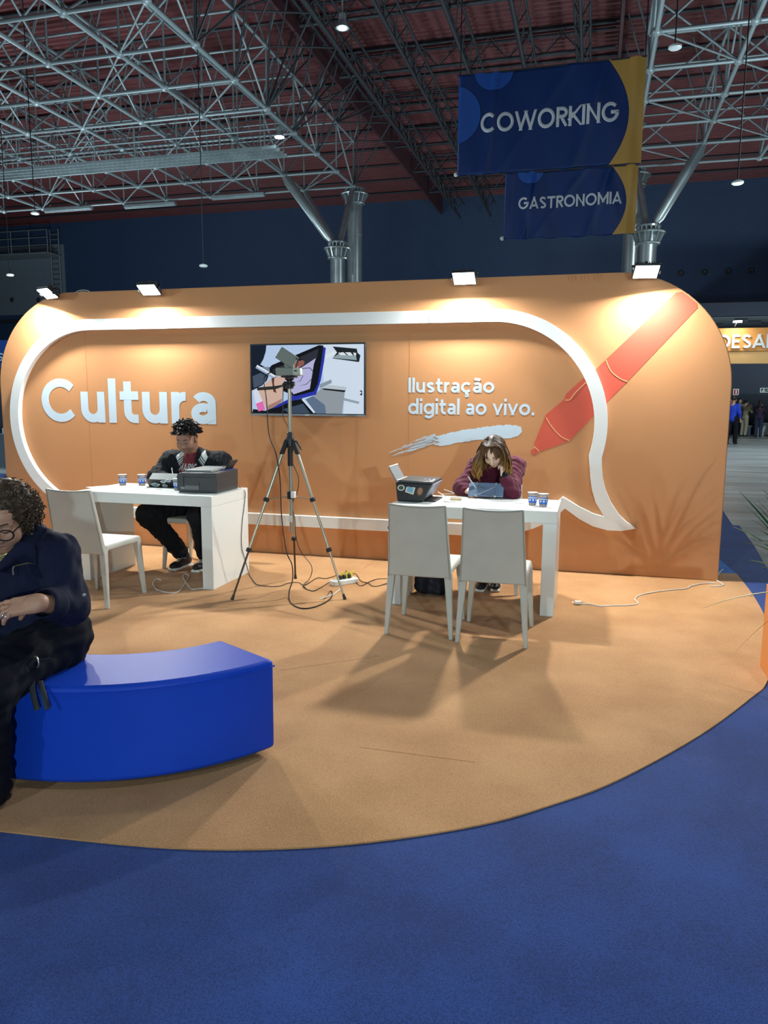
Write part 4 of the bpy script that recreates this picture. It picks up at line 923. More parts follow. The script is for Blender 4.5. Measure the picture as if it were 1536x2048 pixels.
T = thing('printer', 'black printer covered in stickers on the right table, open tray', 'printer', (-1.25, 5.64, TZ))
x0, x1, y0, y1 = -1.40, -1.19, 5.45, 5.835
MB().hexa([(x0+0.012, y0+0.01, TZ), (x1, y0+0.01, TZ), (x1, y1-0.01, TZ), (x0+0.012, y1-0.01, TZ), (x0, y0, TZ+0.145), (x1+0.075, y0, TZ+0.14), (x1+0.075, y1, TZ+0.14), (x0, y1, TZ+0.145)]).build('body', blk, T, 0.010, 3)
MB().hexa([(x0+0.02, y0+0.004, TZ+0.146), (x1+0.075, y0+0.004, TZ+0.141), (x1+0.075, y1-0.004, TZ+0.141), (x0+0.02, y1-0.004, TZ+0.146), (x0+0.025, y0+0.008, TZ+0.162), (x1+0.07, y0+0.008, TZ+0.155), (x1+0.07, y1-0.008, TZ+0.155), (x0+0.025, y1-0.008, TZ+0.162)]).build('scanner_lid', dkgrey, T, 0.003)
# sloping silver control front facing the artist
n_ = Vector((0.14, 0, -0.075)).normalized()
MB().hexa([(x1+0.004, y0+0.03, TZ+0.03), (x1+0.010, y0+0.03, TZ+0.02), (x1+0.010, y1-0.03, TZ+0.02), (x1+0.004, y1-0.03, TZ+0.03), (x1+0.07, y0+0.02, TZ+0.138), (x1+0.077, y0+0.02, TZ+0.132), (x1+0.077, y1-0.02, TZ+0.132), (x1+0.07, y1-0.02, TZ+0.138)]).build('control_front', mat('silver_blue_panel', (0.42, 0.46, 0.60), 0.35, 0.3), T, 0.002)
MB().bb((x1-0.004, y0+0.05, TZ+0.001), (x1+0.09, y1-0.06, TZ+0.009)).build('output_tray', blk, T, 0.003)
Rt = Matrix.Rotation(math.radians(-30), 3, 'Y'); tc_ = Vector((x0-0.032, y0+0.17, TZ+0.20)); MB().box(tc_, (0.010, 0.26, 0.135), Rt).build('paper_support', mat('grey_tray', (0.17, 0.19, 0.21), 0.4), T, 0.004); MB().box(tc_+Rt @ Vector((0.002, 0, 0.062)), (0.014, 0.262, 0.012), Rt).build('support_edge', mat('pale_edge', (0.5, 0.53, 0.54), 0.4), T, 0.003)
MB().bb((x0+0.0, y0+0.03, TZ+0.145), (x0+0.03, y1-0.05, TZ+0.158)).build('tray_hinge', mat('pale_edge', (0, 0, 0)), T, 0.002)
# stickers on lid and side
rs = random.Random(4)
for k in range(13):
    u, v = (k % 5)/5+rs.uniform(-0.03, 0.03), (k//5)/3+rs.uniform(-0.03, 0.03); cx = x0+0.05+u*0.215+0.03; cy = y0+0.035+v*0.33+0.04
    MB().box((cx, cy, TZ+0.1605-(cx-x0)*0.022), (rs.uniform(0.03, 0.055), rs.uniform(0.05, 0.09), 0.0015), Matrix.Rotation(rs.uniform(-0.6, 0.6), 3, 'Z')).build('sticker', stick[rs.choice((0, 1, 3, 4, 4))], T)
def side_sticker(cx, cz, w, h, rot, m1, m2, rnd=False):
    yf = y0+0.010*(1-(cz-TZ)/0.145)-0.0015; Rr_ = Matrix.Rotation(rot, 3, 'Y')
    P = [(w*math.cos(a)*0.5, 0, h*math.sin(a)*0.5) for a in np.linspace(0, 2*math.pi, 21)[:-1]] if rnd else [(-w/2, 0, -h/2), (w/2, 0, -h/2), (w/2, 0, h/2), (-w/2, 0, h/2)]
    for sc_, dy, mm in ((1, 0, m1), (0.72, -0.0006, m2)):
        MB().add([Vector((cx, yf+dy, cz))+Rr_ @ (Vector(p_)*sc_) for p_ in P], [tuple(range(len(P)))]).build('sticker', mm, T)
side_sticker(x0+0.045, TZ+0.105, 0.055, 0.045, -0.1, stick[0], mat('sticker_green_dk', srgb(60, 80, 60), 0.5), True)
side_sticker(x0+0.115, TZ+0.092, 0.066, 0.056, 0.28, mat('sticker_cream', srgb(226, 222, 196), 0.5), stick[1]); side_sticker(x0+0.115, TZ+0.088, 0.034, 0.022, 0.1, red_s, red_s, True)
side_sticker(x0+0.19, TZ+0.085, 0.05, 0.078, 0.25, stick[2], mat('sticker_brown', srgb(150, 110, 80), 0.5), True)

# ----------------------------------------------------------------- cups
cup_c = mat('clear_plastic', (0.82, 0.88, 0.9), 0.12, trans=0.75, spec=0.5); cup_b = mat('cup_blue_print', srgb(30, 96, 196), 0.4); foil = mat('cup_foil', (0.82, 0.85, 0.86), 0.3, 0.2)
def cup(label, x, y, hidden=False):
    T = thing('water_cup', label, 'cup', (x, y, TZ), group='sealed water cups'); c = (x, y, TZ)
    m = MB(); m.smooth = True; m.lathe([(0.026, 0.0), (0.028, 0.004), (0.030, 0.03), (0.034, 0.085), (0.0365, 0.087), (0.0365, 0.092)], c, 24); m.build('cup_body', cup_c, T)
    m = MB(); m.smooth = True; m.lathe([(0.0295, 0.018), (0.0335, 0.066)], c, 24); m.F = m.F[:-2]; m.M = m.M[:-2]; m.build('printed_band', cup_b, T)
    m = MB(); m.smooth = True; m.lathe([(0.0338, 0.052), (0.0344, 0.060)], c, 24); m.F = m.F[:-2]; m.M = m.M[:-2]; m.build('white_stripe', foil, T)
    for k in range(9):
        a = 2*math.pi*k/9; m = MB(); m.box((x+0.0327*math.cos(a), y+0.0327*math.sin(a), TZ+0.040), (0.002, 0.012, 0.014), Matrix.Rotation(a, 3, 'Z')); m.build('print_mark', foil, T)
    m = MB(); m.smooth = True; m.lathe([(0.0, 0.0945), (0.03, 0.0945), (0.0385, 0.0935), (0.0385, 0.0915), (0.036, 0.0915)], c, 24); m.build('foil_lid', foil, T)
cup('sealed water cup farthest left on the left table', -3.96, 5.77); cup('sealed water cup beside the man\'s tablet, second from left', -3.80, 5.82); cup('sealed water cup half hidden behind the wide black printer', -3.33, 5.62)
cup('left one of two water cups on the right table', -0.392, 5.575); cup('right one of two water cups on the right table', -0.312, 5.515)

# cards and papers
def slab(name, label, cat, c, d, rz, m, group=None, extra=None):
    T = thing(name, label, cat, c, rz, group); MB().box((0, 0, d[2]/2), d).build('sheet', m, T, world=False)
    if extra: MB().box((extra[0], extra[1], d[2]+0.0006), (extra[2], extra[3], 0.0006)).build('print', extra[4], T, world=False)
    return T
card = mat('business_card', (0.55, 0.6, 0.58), 0.5); card2 = mat('card_print', (0.25, 0.27, 0.26), 0.5)
for i, (px, py, r, lab) in enumerate(((275, 977, 0.1, 'small grey card on the left table, nearest the water cups'), (295, 977, -0.2, 'small grey card on the left table, middle of three'), (318, 979, 0.15, 'small grey card on the left table, nearest the printer'))):
    q = gp(px, py, TZ); slab('business_card', lab, 'card', q, (0.085, 0.05, 0.001), r, card, 'cards on the left table', (0, 0, 0.06, 0.03, card2))
q = gp(1038, 1006, TZ); slab('business_card', 'small dark-printed card beside the water cups on the right table', 'card', q, (0.08, 0.05, 0.002), 0.25, card, None, (0, 0, 0.066, 0.036, card2))
q = gp(1060, 1006, TZ); slab('paper_slip', 'white paper slip beside the water cups', 'paper', q, (0.09, 0.05, 0.001), 0.1, mat('paper_white', (0.8, 0.82, 0.8), 0.6))
q = gp(912, 1000, TZ); slab('note_block', 'small cream block with a brown top lying on the right table', 'box', q, (0.085, 0.06, 0.016), 0.1, mat('cream_card', srgb(226, 204, 160), 0.6), None, (0, 0.008, 0.082, 0.042, mat('brown_top', srgb(104, 62, 46), 0.6)))
q = gp(186, 982, TZ); slab('leaflet', 'flat white leaflet at the left end of the left table', 'paper', gp(200, 974, TZ), (0.12, 0.2, 0.0015), -0.5, mat('paper_grey', (0.6, 0.64, 0.64), 0.6))

# ----------------------------------------------------------------- tablets
def tab_left():
    a, b = gp(300, 973, TZ), gp(353, 975, TZ); T = thing('tablet', 'tablet propped in a stickered black folding case before the man', 'tablet', (a+b)/2)
    w = 0.25; cx = (a.x+b.x)/2; y = a.y-0.0
    Rb = Matrix.Rotation(math.radians(-14), 3, 'X')
    MB().box((cx, y-0.035, TZ+0.038), (w, 0.006, 0.074), Matrix.Rotation(math.radians(28), 3, 'X')).build('case_back_flap', blk, T, 0.002)
    MB().box((cx, y+0.012, TZ+0.086), (w, 0.008, 0.085), Matrix.Rotation(math.radians(-52), 3, 'X')).build('tablet_body', mat('tablet_grey', (0.22, 0.25, 0.26), 0.3, 0.5), T, 0.003)
    MB().box((cx, y+0.0165, TZ+0.0895), (w-0.02, 0.002, 0.078), Matrix.Rotation(math.radians(-52), 3, 'X')).build('screen', mat('tablet_screen', (0.02, 0.02, 0.03), 0.1, emit=0.35, emcol=(0.75, 0.8, 0.9)), T)
    MB().bb((cx-w/2, y-0.06, TZ), (cx+w/2, y+0.05, TZ+0.004)).build('case_base', blk, T, 0.001)
    R2 = Matrix.Rotation(math.radians(28), 3, 'X')
    for (dx, dz, w_, h_) in ((-0.055, -0.016, 0.09, 0.036), (0.035, -0.024, 0.05, 0.03), (0.03, 0.016, 0.05, 0.026), (0.08, 0.028, 0.06, 0.026)):
        P = [Vector((dx+w_/2*math.cos(t)*(1+0.18*math.sin(5*t)), -0.0042, dz+h_/2*math.sin(t)*(1+0.15*math.cos(4*t)))) for t in np.linspace(0, 2*math.pi, 25)[:-1]]
        for s_, mm in ((1, stick[0]), (0.6, mat('sticker_steel', srgb(110, 140, 170), 0.5))):
            c0 = Vector((dx, 0, dz)); MB().add([Vector((cx, y-0.035, TZ+0.038))+R2 @ (c0*(1-s_)+Vector((v.x*s_, v.y-(0.0006 if s_ < 1 else 0), v.z*s_))) for v in P], [tuple(range(24))]).build('sticker', mm, T)
tab_left()
T = thing('tablet', 'grey-blue tablet on a folding wire stand before the woman', 'tablet', (-0.77, 5.86, TZ))
tx0, tx1 = yp(937, 990, 5.86).x, yp(1007, 990, 5.86).x; Rx = Matrix.Rotation(math.radians(-38), 3, 'X')
MB().box(((tx0+tx1)/2, 5.862, TZ+0.066), (tx1-tx0, 0.007, 0.125), Rx).build('tablet_body', mat('tablet_blue_grey', srgb(128, 150, 184), 0.35, 0.4), T, 0.003)
MB().box(((tx0+tx1)/2, 5.867, TZ+0.0692), (tx1-tx0-0.02, 0.002, 0.112), Rx).build('screen', mat('tablet_screen', (0, 0, 0)), T)
cxm = (tx0+tx1)/2
for dx in (-0.075, 0.075):
    m = MB(); m.smooth = True; m.tube([(cxm+dx, 5.905, TZ+0.118), (cxm+dx, 5.885, TZ+0.10), (cxm+dx, 5.815, TZ+0.012), (cxm+dx, 5.81, TZ+0.004), (cxm+dx, 5.90, TZ+0.003)], 0.0035, 6); m.build('stand_leg', silver, T)
    MB().box((cxm+dx, 5.822, TZ+0.02), (0.014, 0.012, 0.018)).build('stand_hinge', silver, T, 0.002); MB().box((cxm+dx, 5.892, TZ+0.112), (0.012, 0.01, 0.02), Rx).build('stand_clip', silver, T, 0.002)
m = MB(); m.smooth = True; m.tube([(cxm-0.075, 5.875, TZ+0.094), (cxm+0.075, 5.822, TZ+0.022)], 0.002, 5); m.tube([(cxm+0.075, 5.875, TZ+0.094), (cxm-0.075, 5.822, TZ+0.022)], 0.002, 5); m.tube([(cxm-0.075, 5.87, TZ+0.088), (cxm+0.075, 5.87, TZ+0.088)], 0.0018, 5); m.tube([(cxm-0.075, 5.83, TZ+0.03), (cxm+0.075, 5.83, TZ+0.03)], 0.0018, 5); m.build('cross_braces', silver, T)

# ----------------------------------------------------------------- tripod with camera
alu_t = mat('champagne_aluminium', (0.42, 0.40, 0.33), 0.32, 0.85); cam_grey = mat('camera_grey_green', (0.22, 0.25, 0.22), 0.4)
C0 = Vector((-2.215, 5.385, 0)); feet = [gp(464, 1203), gp(591, 1160), gp(690, 1202)]
T = thing('tripod', 'tall champagne aluminium tripod standing between the two tables', 'tripod', (C0.x, C0.y, CZ))
def tz(v, z): return Vector((v.x, v.y, z))
ztop, zc = 1.60, 1.19
m = MB(); m.smooth = True; m.cyl(tz(C0, 0.50), tz(C0, ztop), 0.0135, n=14); m.build('centre_column', alu_t, T)
m = MB(); m.lathe([(0.02, -0.05), (0.034, -0.03), (0.036, 0.02), (0.024, 0.05), (0.022, 0.075), (0.014, 0.08)], tz(C0, zc), 16); m.build('crown', blk, T, 0.002)
m = MB(); m.lathe([(0.014, -0.16), (0.021, -0.16), (0.021, 0.0)], tz(C0, zc-0.02), 16); m.build('column_sleeve', blk, T)
for k, f in enumerate(feet):
    f = tz(f, CZ); d = (f-tz(C0, 0)); d.z = 0; d.normalize(); top = tz(C0, zc)+d*0.035; ax = f-top
    p = lambda t: top+ax*t
    leg = MB(); leg.smooth = True; leg.cyl(p(0.03), p(0.38), 0.0125, n=12); lo_ = leg.build('leg', alu_t, T)
    g = MB(); g.smooth = True; g.cyl(p(0.36), p(0.69), 0.010, n=12); g.build('leg_section', alu_t, lo_)
    g = MB(); g.smooth = True; g.cyl(p(0.68), p(0.985), 0.0078, n=10); g.build('leg_section', [alu_t, blk, alu_t][k] if k == 2 else mat('bronze_leg', (0.07, 0.055, 0.04), 0.35, 0.7), lo_)
    for t in (0.365, 0.685): MB().box(p(t), (0.036, 0.036, 0.032), Vector((0, 0, -1)).rotation_difference(ax.normalized()).to_matrix()).build('leg_clamp', blk, lo_, 0.005)
    MB().cyl(p(0.965), f, 0.009, 0.014, 12).build('rubber_foot', blk, lo_)
    sh = MB(); sh.hexa([p(-0.02)+Vector((-0.015, -0.015, 0)), p(-0.02)+Vector((0.015, -0.015, 0)), p(-0.02)+Vector((0.015, 0.015, 0)), p(-0.02)+Vector((-0.015, 0.015, 0)), p(0.075)+Vector((-0.016, -0.016, 0)), p(0.075)+Vector((0.016, -0.016, 0)), p(0.075)+Vector((0.016, 0.016, 0)), p(0.075)+Vector((-0.016, 0.016, 0))][::1]); sh.build('leg_shoulder', blk, lo_, 0.003)
    b = p(0.365); m = MB(); m.smooth = True; m.cyl(tz(C0, 0.775), b, 0.0045, n=8); m.build('brace', alu_t, T)
m = MB(); m.lathe([(0.018, -0.03), (0.03, -0.03), (0.03, 0.03), (0.018, 0.03)], tz(C0, 0.785), 16); m.build('brace_hub', blk, T, 0.002); MB().box(tz(C0, 0.79)+Vector((0.03, -0.02, 0)), (0.03, 0.04, 0.05)).build('hub_tag', foil, T, 0.004)
MB().box(tz(C0, 0.60)+Vector((0.0, -0.014, 0)), (0.03, 0.004, 0.05)).build('paper_label', foil, T)
m = MB(); m.smooth = True; m.tube([tz(C0, zc+0.01)+Vector((0.03, -0.01, 0)), tz(C0, zc+0.005)+Vector((0.06, -0.02, 0.005)), tz(C0, zc-0.05)+Vector((0.105, -0.03, 0))], [0.009, 0.007, 0.006], 8); m.build('crank_handle', blk, T)
# pan head
m = MB(); m.lathe([(0.014, 0), (0.03, 0.0), (0.032, 0.03), (0.02, 0.04), (0.022, 0.06), (0.035, 0.07), (0.035, 0.08), (0.01, 0.08)], tz(C0, ztop-0.005), 16); m.build('pan_head', blk, T, 0.002)
m = MB(); m.smooth = True; m.cyl(tz(C0, ztop+0.03)+Vector((-0.04, -0.005, 0)), tz(C0, ztop+0.03)+Vector((0.04, 0.0, 0)), 0.018, n=12); m.build('tilt_barrel', blk, T)
m = MB(); m.smooth = True; m.tube([tz(C0, ztop+0.02)+Vector((-0.03, -0.02, 0)), tz(C0, ztop+0.0)+Vector((-0.10, -0.05, 0)), tz(C0, ztop-0.01)+Vector((-0.22, -0.10, 0))], [0.006, 0.012, 0.011], 8); m.build('pan_handle', blk, T)
MB().box(tz(C0, ztop+0.083)+Vector((0.0, 0, 0)), (0.11, 0.07, 0.012)).build('quick_plate', blk, T, 0.003)
# pocket camera
T = thing('camcorder', 'small grey-green camera with a tilted flip screen on the tripod', 'camera', tz(C0, ztop+0.09)); cz = ztop+0.09
Ry = Matrix.Rotation(0.12, 3, 'Z')
MB().box(tz(C0, cz+0.030)+Vector((-0.01, 0, 0)), (0.175, 0.07, 0.058), Ry).build('body', cam_grey, T, 0.006)
MB().box(tz(C0, cz+0.030)+Vector((0.07, -0.012, 0)), (0.06, 0.072, 0.054), Ry).build('end_block', mat('camera_pale', (0.45, 0.5, 0.45), 0.4), T, 0.006); MB().box(tz(C0, cz+0.035)+Vector((0.07, -0.05, 0.0)), (0.022, 0.003, 0.01), Ry).build('port', blk, T)
MB().box(tz(C0, cz+0.075)+Vector((0.0, 0, 0)), (0.07, 0.03, 0.035), Ry).build('hinge_block', cam_grey, T, 0.004)
Rs = Ry @ Matrix.Rotation(math.radians(32), 3, 'Y') @ Matrix.Rotation(math.radians(-12), 3, 'X'); MB().box(tz(C0, cz+0.135)+Vector((-0.015, -0.01, 0)), (0.15, 0.022, 0.095), Rs).build('flip_screen', cam_grey, T, 0.005)
m = MB(); m.smooth = True; m.tube([tz(C0, cz+0.13)+Vector((0.06, -0.01, 0)), tz(C0, cz+0.12)+Vector((0.075, -0.012, 0)), tz(C0, cz+0.09)+Vector((0.07, -0.01, 0)), tz(C0, cz+0.06)+Vector((0.06, -0.01, 0))], 0.006, 6); m.build('wrist_wire', blk, T)

# ----------------------------------------------------------------- cables
def cable(label, pts, r, m, name='cable'):
    P = bez(pts, 7)
    for q_ in P: q_.z = max(q_.z, CZ+r)
    c = P[len(P)//2].copy(); c.z = min(q.z for q in P)
    T = thing(name, label, 'cable', c); b = MB(); b.smooth = True; b.tube(P, r, 6); b.build('cord', m, T); return T
fz = CZ+0.005
def G(*q): return [gp(x, y, fz) for x, y in q]
def Xq(X, *q):
    R_ = []
    for x, y in q: v = ray(x, y); t = X/v[0]; R_.append(Vector((X, v[1]*t, CAM_H+v[2]*t)))
    return R_
def Yq(Y, *q): return [yp(x, y, Y) for x, y in q]
camp = [tz(C0, cz+0.03)+Vector((-0.10, -0.01, 0)), tz(C0, cz+0.02)+Vector((-0.15, -0.03, 0)), tz(C0, cz-0.03)+Vector((-0.185, -0.05, 0))]
T = cable('long black cable falling from the camera to the floor and up to the power strip', camp+Yq(5.30, (533, 800), (538, 868), (552, 908), (560, 960), (563, 1030))+Yq(5.25, (572, 1100), (584, 1130), (585, 1160), (579, 1180))+G((578, 1197), (583, 1207), (600, 1216), (625, 1215), (652, 1204), (664, 1192), (663, 1182)), 0.0045, blackcord)
cable('thin black cable hanging down behind the tripod column', [tz(C0, ztop)+Vector((-0.06, 0.02, 0))]+Yq(5.40, (566, 830), (574, 850), (588, 885), (584, 920), (597, 955), (594, 985), (584, 1010), (590, 1040), (592, 1075))+Yq(5.55, (603, 1105), (622, 1130), (623, 1148))+G((615, 1163), (607, 1170), (612, 1177)), 0.003, blackcord)
cable('black cable running from the left table along the floor', [gp(478, 974, TZ+0.004)]+Xq(-2.829, (489, 982), (490, 995), (488, 1015), (484, 1050), (483, 1090), (488, 1112), (496, 1140))+G((500, 1152), (507, 1162), (516, 1170), (540, 1173), (560, 1172), (577, 1166), (597, 1165), (610, 1170), (634, 1156), (652, 1157), (675, 1150)), 0.0032, blackcord)
cable('black cable bowing across the floor to the power strip', G((612, 1168), (606, 1174), (625, 1182), (640, 1176), (660, 1164), (680, 1156)), 0.0032, blackcord)
cable('black cable looping on the floor between power strip and right table', G((695, 1160), (702, 1150), (712, 1148), (722, 1162), (736, 1166), (745, 1172), (756, 1172), (770, 1168), (790, 1162)), 0.003, blackcord)
cable('second black cable twisting towards the right table', G((690, 1152), (692, 1142), (700, 1148), (715, 1168), (725, 1171), (740, 1163), (755, 1158), (775, 1157), (795, 1155)), 0.003, blackcord)
cable('small black cable end curled on the floor under the tripod', G((664, 1185), (660, 1182), (655, 1190), (648, 1198)), 0.0025, blackcord)
cable('white cable lying on the floor by the tripod foot', G((640, 1198), (655, 1193), (668, 1188), (676, 1182), (682, 1178)), 0.0045, whitecord)
cable('white cable looped on the floor under the left table', G((322, 1160), (312, 1158), (306, 1168), (316, 1180), (345, 1186), (360, 1180), (372, 1163), (378, 1152), (370, 1148), (366, 1154), (374, 1168), (384, 1178), (398, 1177), (412, 1176)), 0.0042, whitecord)
cable('white extension cable trailing along the floor at right of the wall', G((1160, 1208), (1180, 1208), (1200, 1212), (1225, 1211), (1262, 1210), (1276, 1206), (1270, 1198), (1280, 1190), (1310, 1184), (1340, 1180), (1372, 1177), (1382, 1172), (1400, 1168), (1418, 1166), (1432, 1166)), 0.0045, whitecord)
cable('white cable end curled at the foot of the wall corner', G((1434, 1161), (1446, 1169), (1440, 1172), (1420, 1172))+[], 0.0045, whitecord); cable('short white cable stub bent up behind the wall corner', [gp(1434, 1154, fz), gp(1440, 1146, fz)+Vector((0, 0, 0.01)), gp(1446, 1143, fz)+Vector((0, 0, 0.02))], 0.0045, whitecord)
cable('thin white charging cable curved on the right table', [gp(x, y, TZ+0.003) for x, y in ((876, 984), (886, 990), (894, 996), (888, 1002), (900, 1004), (918, 1002))], 0.0028, whitecord)
cable('white printer cable rising from the right table', [gp(884, 988, TZ+0.004), Vector((-1.02, 5.84, TZ+0.03)), Vector((-1.10, 5.82, TZ+0.06))], 0.003, whitecord)
cable('black cable loop hanging at the left end of the right table', [Vector((-1.41, 5.80, TZ-0.02)), Vector((-1.43, 5.90, 0.62)), Vector((-1.50, 6.0, 0.52)), Vector((-1.60, 6.0, 0.47)), Vector((-1.55, 5.98, 0.42)), Vector((-1.43, 5.96, 0.42))], 0.003, blackcord)
# plug at the end of the white cable
q = gp(1156, 1208, fz); T = thing('power_plug', 'white power plug lying on the orange carpet at right', 'plug', q); MB().box(q+Vector((0, 0, 0.012)), (0.05, 0.028, 0.024), Matrix.Rotation(0.2, 3, 'Z')).build('plug_body', mat('white_plastic', (0, 0, 0)), T, 0.006)
for dy in (-0.006, 0.006): MB().cyl(q+Vector((-0.024, dy, 0.012)), q+Vector((-0.042, dy-0.003, 0.012)), 0.0024, n=8).build('pin', silver, T)
# power strip
q = gp(688, 1168, CZ); T = thing('power_strip', 'white power strip with black and yellow plugs beside the tripod foot', 'power strip', q); Rz = Matrix.Rotation(math.radians(50), 3, 'Z')
MB().box(q+Vector((0, 0, 0.022)), (0.24, 0.075, 0.044), Rz).build('strip_body', mat('white_plastic', (0, 0, 0)), T, 0.008)
for k, (dx, c) in enumerate(((-0.04, blk), (0.0, blk), (0.045, blk))): MB().box(q+Rz @ Vector((dx, 0, 0.06)), (0.028, 0.035, 0.035), Rz).build('plug', c, T, 0.005)
for k, dx in enumerate((-0.03, 0.02, 0.07)):
    m = MB(); m.smooth = True; m.tube([q+Rz @ Vector((dx, 0, 0.05)), q+Rz @ Vector((dx+0.01, 0.01, 0.085)), q+Rz @ Vector((dx+0.03, 0.0, 0.10))], [0.012, 0.011, 0.008], 8); m.build('plug', mat('yellow_plug', srgb(214, 200, 60), 0.5), T)
for dx in (-0.09, -0.06): MB().lathe([(0.0, 0.0), (0.02, 0.0), (0.02, 0.002), (0.0, 0.002)], q+Rz @ Vector((dx, 0, 0.0445)), 14).build('socket', mat('pale_edge', (0, 0, 0)), T)

# backpack under the right table
cloth_n = mat('navy_backpack', (0.012, 0.015, 0.03), 0.75, bump=0.4, bscale=60)
bp_ = Sdf(); bp_.rbox((-1.165, 5.68, CZ+0.125), (0.12, 0.09, 0.118), 0.05, k=0.03); bp_.rbox((-1.15, 5.60, CZ+0.09), (0.09, 0.03, 0.075), 0.03, k=0.02); bp_.ell((-1.06, 5.66, CZ+0.07), (0.05, 0.07, 0.065), k=0.03)
bp_.disp = lambda P: 0.004*np.sin(P[:, 0]*60+P[:, 2]*40)*np.sin(P[:, 2]*75+P[:, 1]*30)
T = thing('backpack', 'dark navy backpack slumped on the floor under the right table', 'backpack', (-1.165, 5.68, CZ)); bp_.build('bag', cloth_n, T, 0.007)
for s_ in (0, 1):
    m = MB(); m.smooth = True; m.tube(bez([(-1.07, 5.62, 0.24-0.03*s_), (-1.02, 5.59, 0.19), (-1.0-0.01*s_, 5.57, 0.12), (-1.04, 5.56, CZ+0.02)], 6), 0.009, 6, flat=0.4); m.build('strap', cloth_n, T)
m = MB(); m.smooth = True; m.tube(bez([(-1.2, 5.66, 0.255), (-1.18, 5.65, 0.30), (-1.13, 5.65, 0.30), (-1.11, 5.66, 0.255)], 6), 0.008, 6); m.build('grab_handle', cloth_n, T)

# ----------------------------------------------------------------- potted plant at the right edge
pot_c = mat('orange_pot', srgb(214, 132, 66), 0.5); leaf_c = mat('dark_leaf', (0.02, 0.07, 0.025), 0.4, noise=0.4, nscale=6); leaf_c2 = mat('pale_leaf', (0.10, 0.16, 0.05), 0.45, noise=0.3, nscale=6)
px0 = 0.995; T = thing('potted_plant', 'tall orange box planter with long blade leaves at the right edge', 'plant', (px0+0.24, 4.35, 0)); cx, cy = px0+0.24, 4.35; PH = 0.50
MB().bb((px0, cy-0.22, 0.008), (px0+0.48, cy+0.24, PH)).build('planter', pot_c, T, 0.006)
MB().bb((px0+0.02, cy-0.2, PH), (px0+0.46, cy+0.22, PH+0.004)).build('soil', mat('soil', (0.03, 0.02, 0.012), 0.9), T)
MB().box((px0-0.001, cy-0.16, 0.36), (0.004, 0.10, 0.012), Matrix.Rotation(0.25, 3, 'X')).build('tear', mat('tear_dark', (0.03, 0.015, 0.008), 0.9), T)
def leaf(base, tip, arch, w, m):
    base = Vector(base); tip = Vector(tip); N_ = 12; V = []; Fc = []
    mid = (base+tip)/2+Vector((0, 0, arch)); d = (tip-base); side = d.cross(Vector((0, 0, 1)))
    side = side.normalized() if side.length > 1e-4 else Vector((1, 0, 0))
    for i in range(N_+1):
        t = i/N_; p = base*(1-t)**2+mid*2*t*(1-t)+tip*t*t; ww = w*min(1, 0.45+2.2*t)*(1-t**2.4)+0.0006
        V += [p-side*ww, p+Vector((0, 0, -ww*0.45)), p+side*ww, p+Vector((0, 0, -ww*0.45-0.0012))]
    for i in range(N_):
        a = i*4; b = a+4; Fc += [(a, a+1, b+1, b), (a+1, a+2, b+2, b+1), (a+2, a+3, b+3, b+2), (a+3, a, b, b+3)]
    MB().add(V, Fc).build('leaf', m, T, smooth=True)
base = (cx-0.1, cy, PH)
for (x, y, Yp, ar, w, mm) in ((1478, 982, 4.7, .05, .012, 0), (1525, 978, 4.6, .1, .011, 0), (1530, 990, 4.7, .05, .014, 0), (1490, 1010, 4.8, .08, .006, 0), (1508, 1005, 4.7, .1, .006, 0), (1462, 1052, 4.7, .12, .011, 0), (1495, 1120, 4.6, .08, .014, 0), (1520, 1060, 4.5, .1, .016, 0),
                             (1407, 1216, 4.55, .1, .007, 1), (1470, 1305, 4.5, .16, .004, 1), (1500, 1193, 4.7, .1, .004, 1), (1538, 1000, 4.9, .1, .014, 0), (1536, 1040, 4.5, .15, .016, 0), (1512, 1030, 4.9, .1, .006, 0), (1528, 1080, 4.4, .12, .014, 0), (1500, 1075, 4.5, .1, .012, 0), (1515, 1000, 4.4, .06, .01, 0), (1485, 1085, 4.4, .14, .01, 0), (1532, 1110, 4.3, .1, .016, 0), (1518, 1135, 4.4, .1, .012, 0), (1505, 1040, 4.3, .1, .008, 0), (1534, 960, 4.5, .05, .01, 0)):
    t = yp(x, y, Yp); w *= 1.5; leaf((cx+random.uniform(-.06, .06), cy+random.uniform(-.08, .08), PH), t, ar, w, (leaf_c, leaf_c2)[mm])
for k in range(26):
    a = random.uniform(0, 2*math.pi); r = random.uniform(0.2, 0.7); leaf((cx+0.05*math.cos(a), cy+0.05*math.sin(a), PH), (cx+0.1+r*abs(math.cos(a)), cy+r*math.sin(a), PH+random.uniform(0.1, 0.75)), random.uniform(0.05, 0.25), random.uniform(0.008, 0.016), leaf_c)
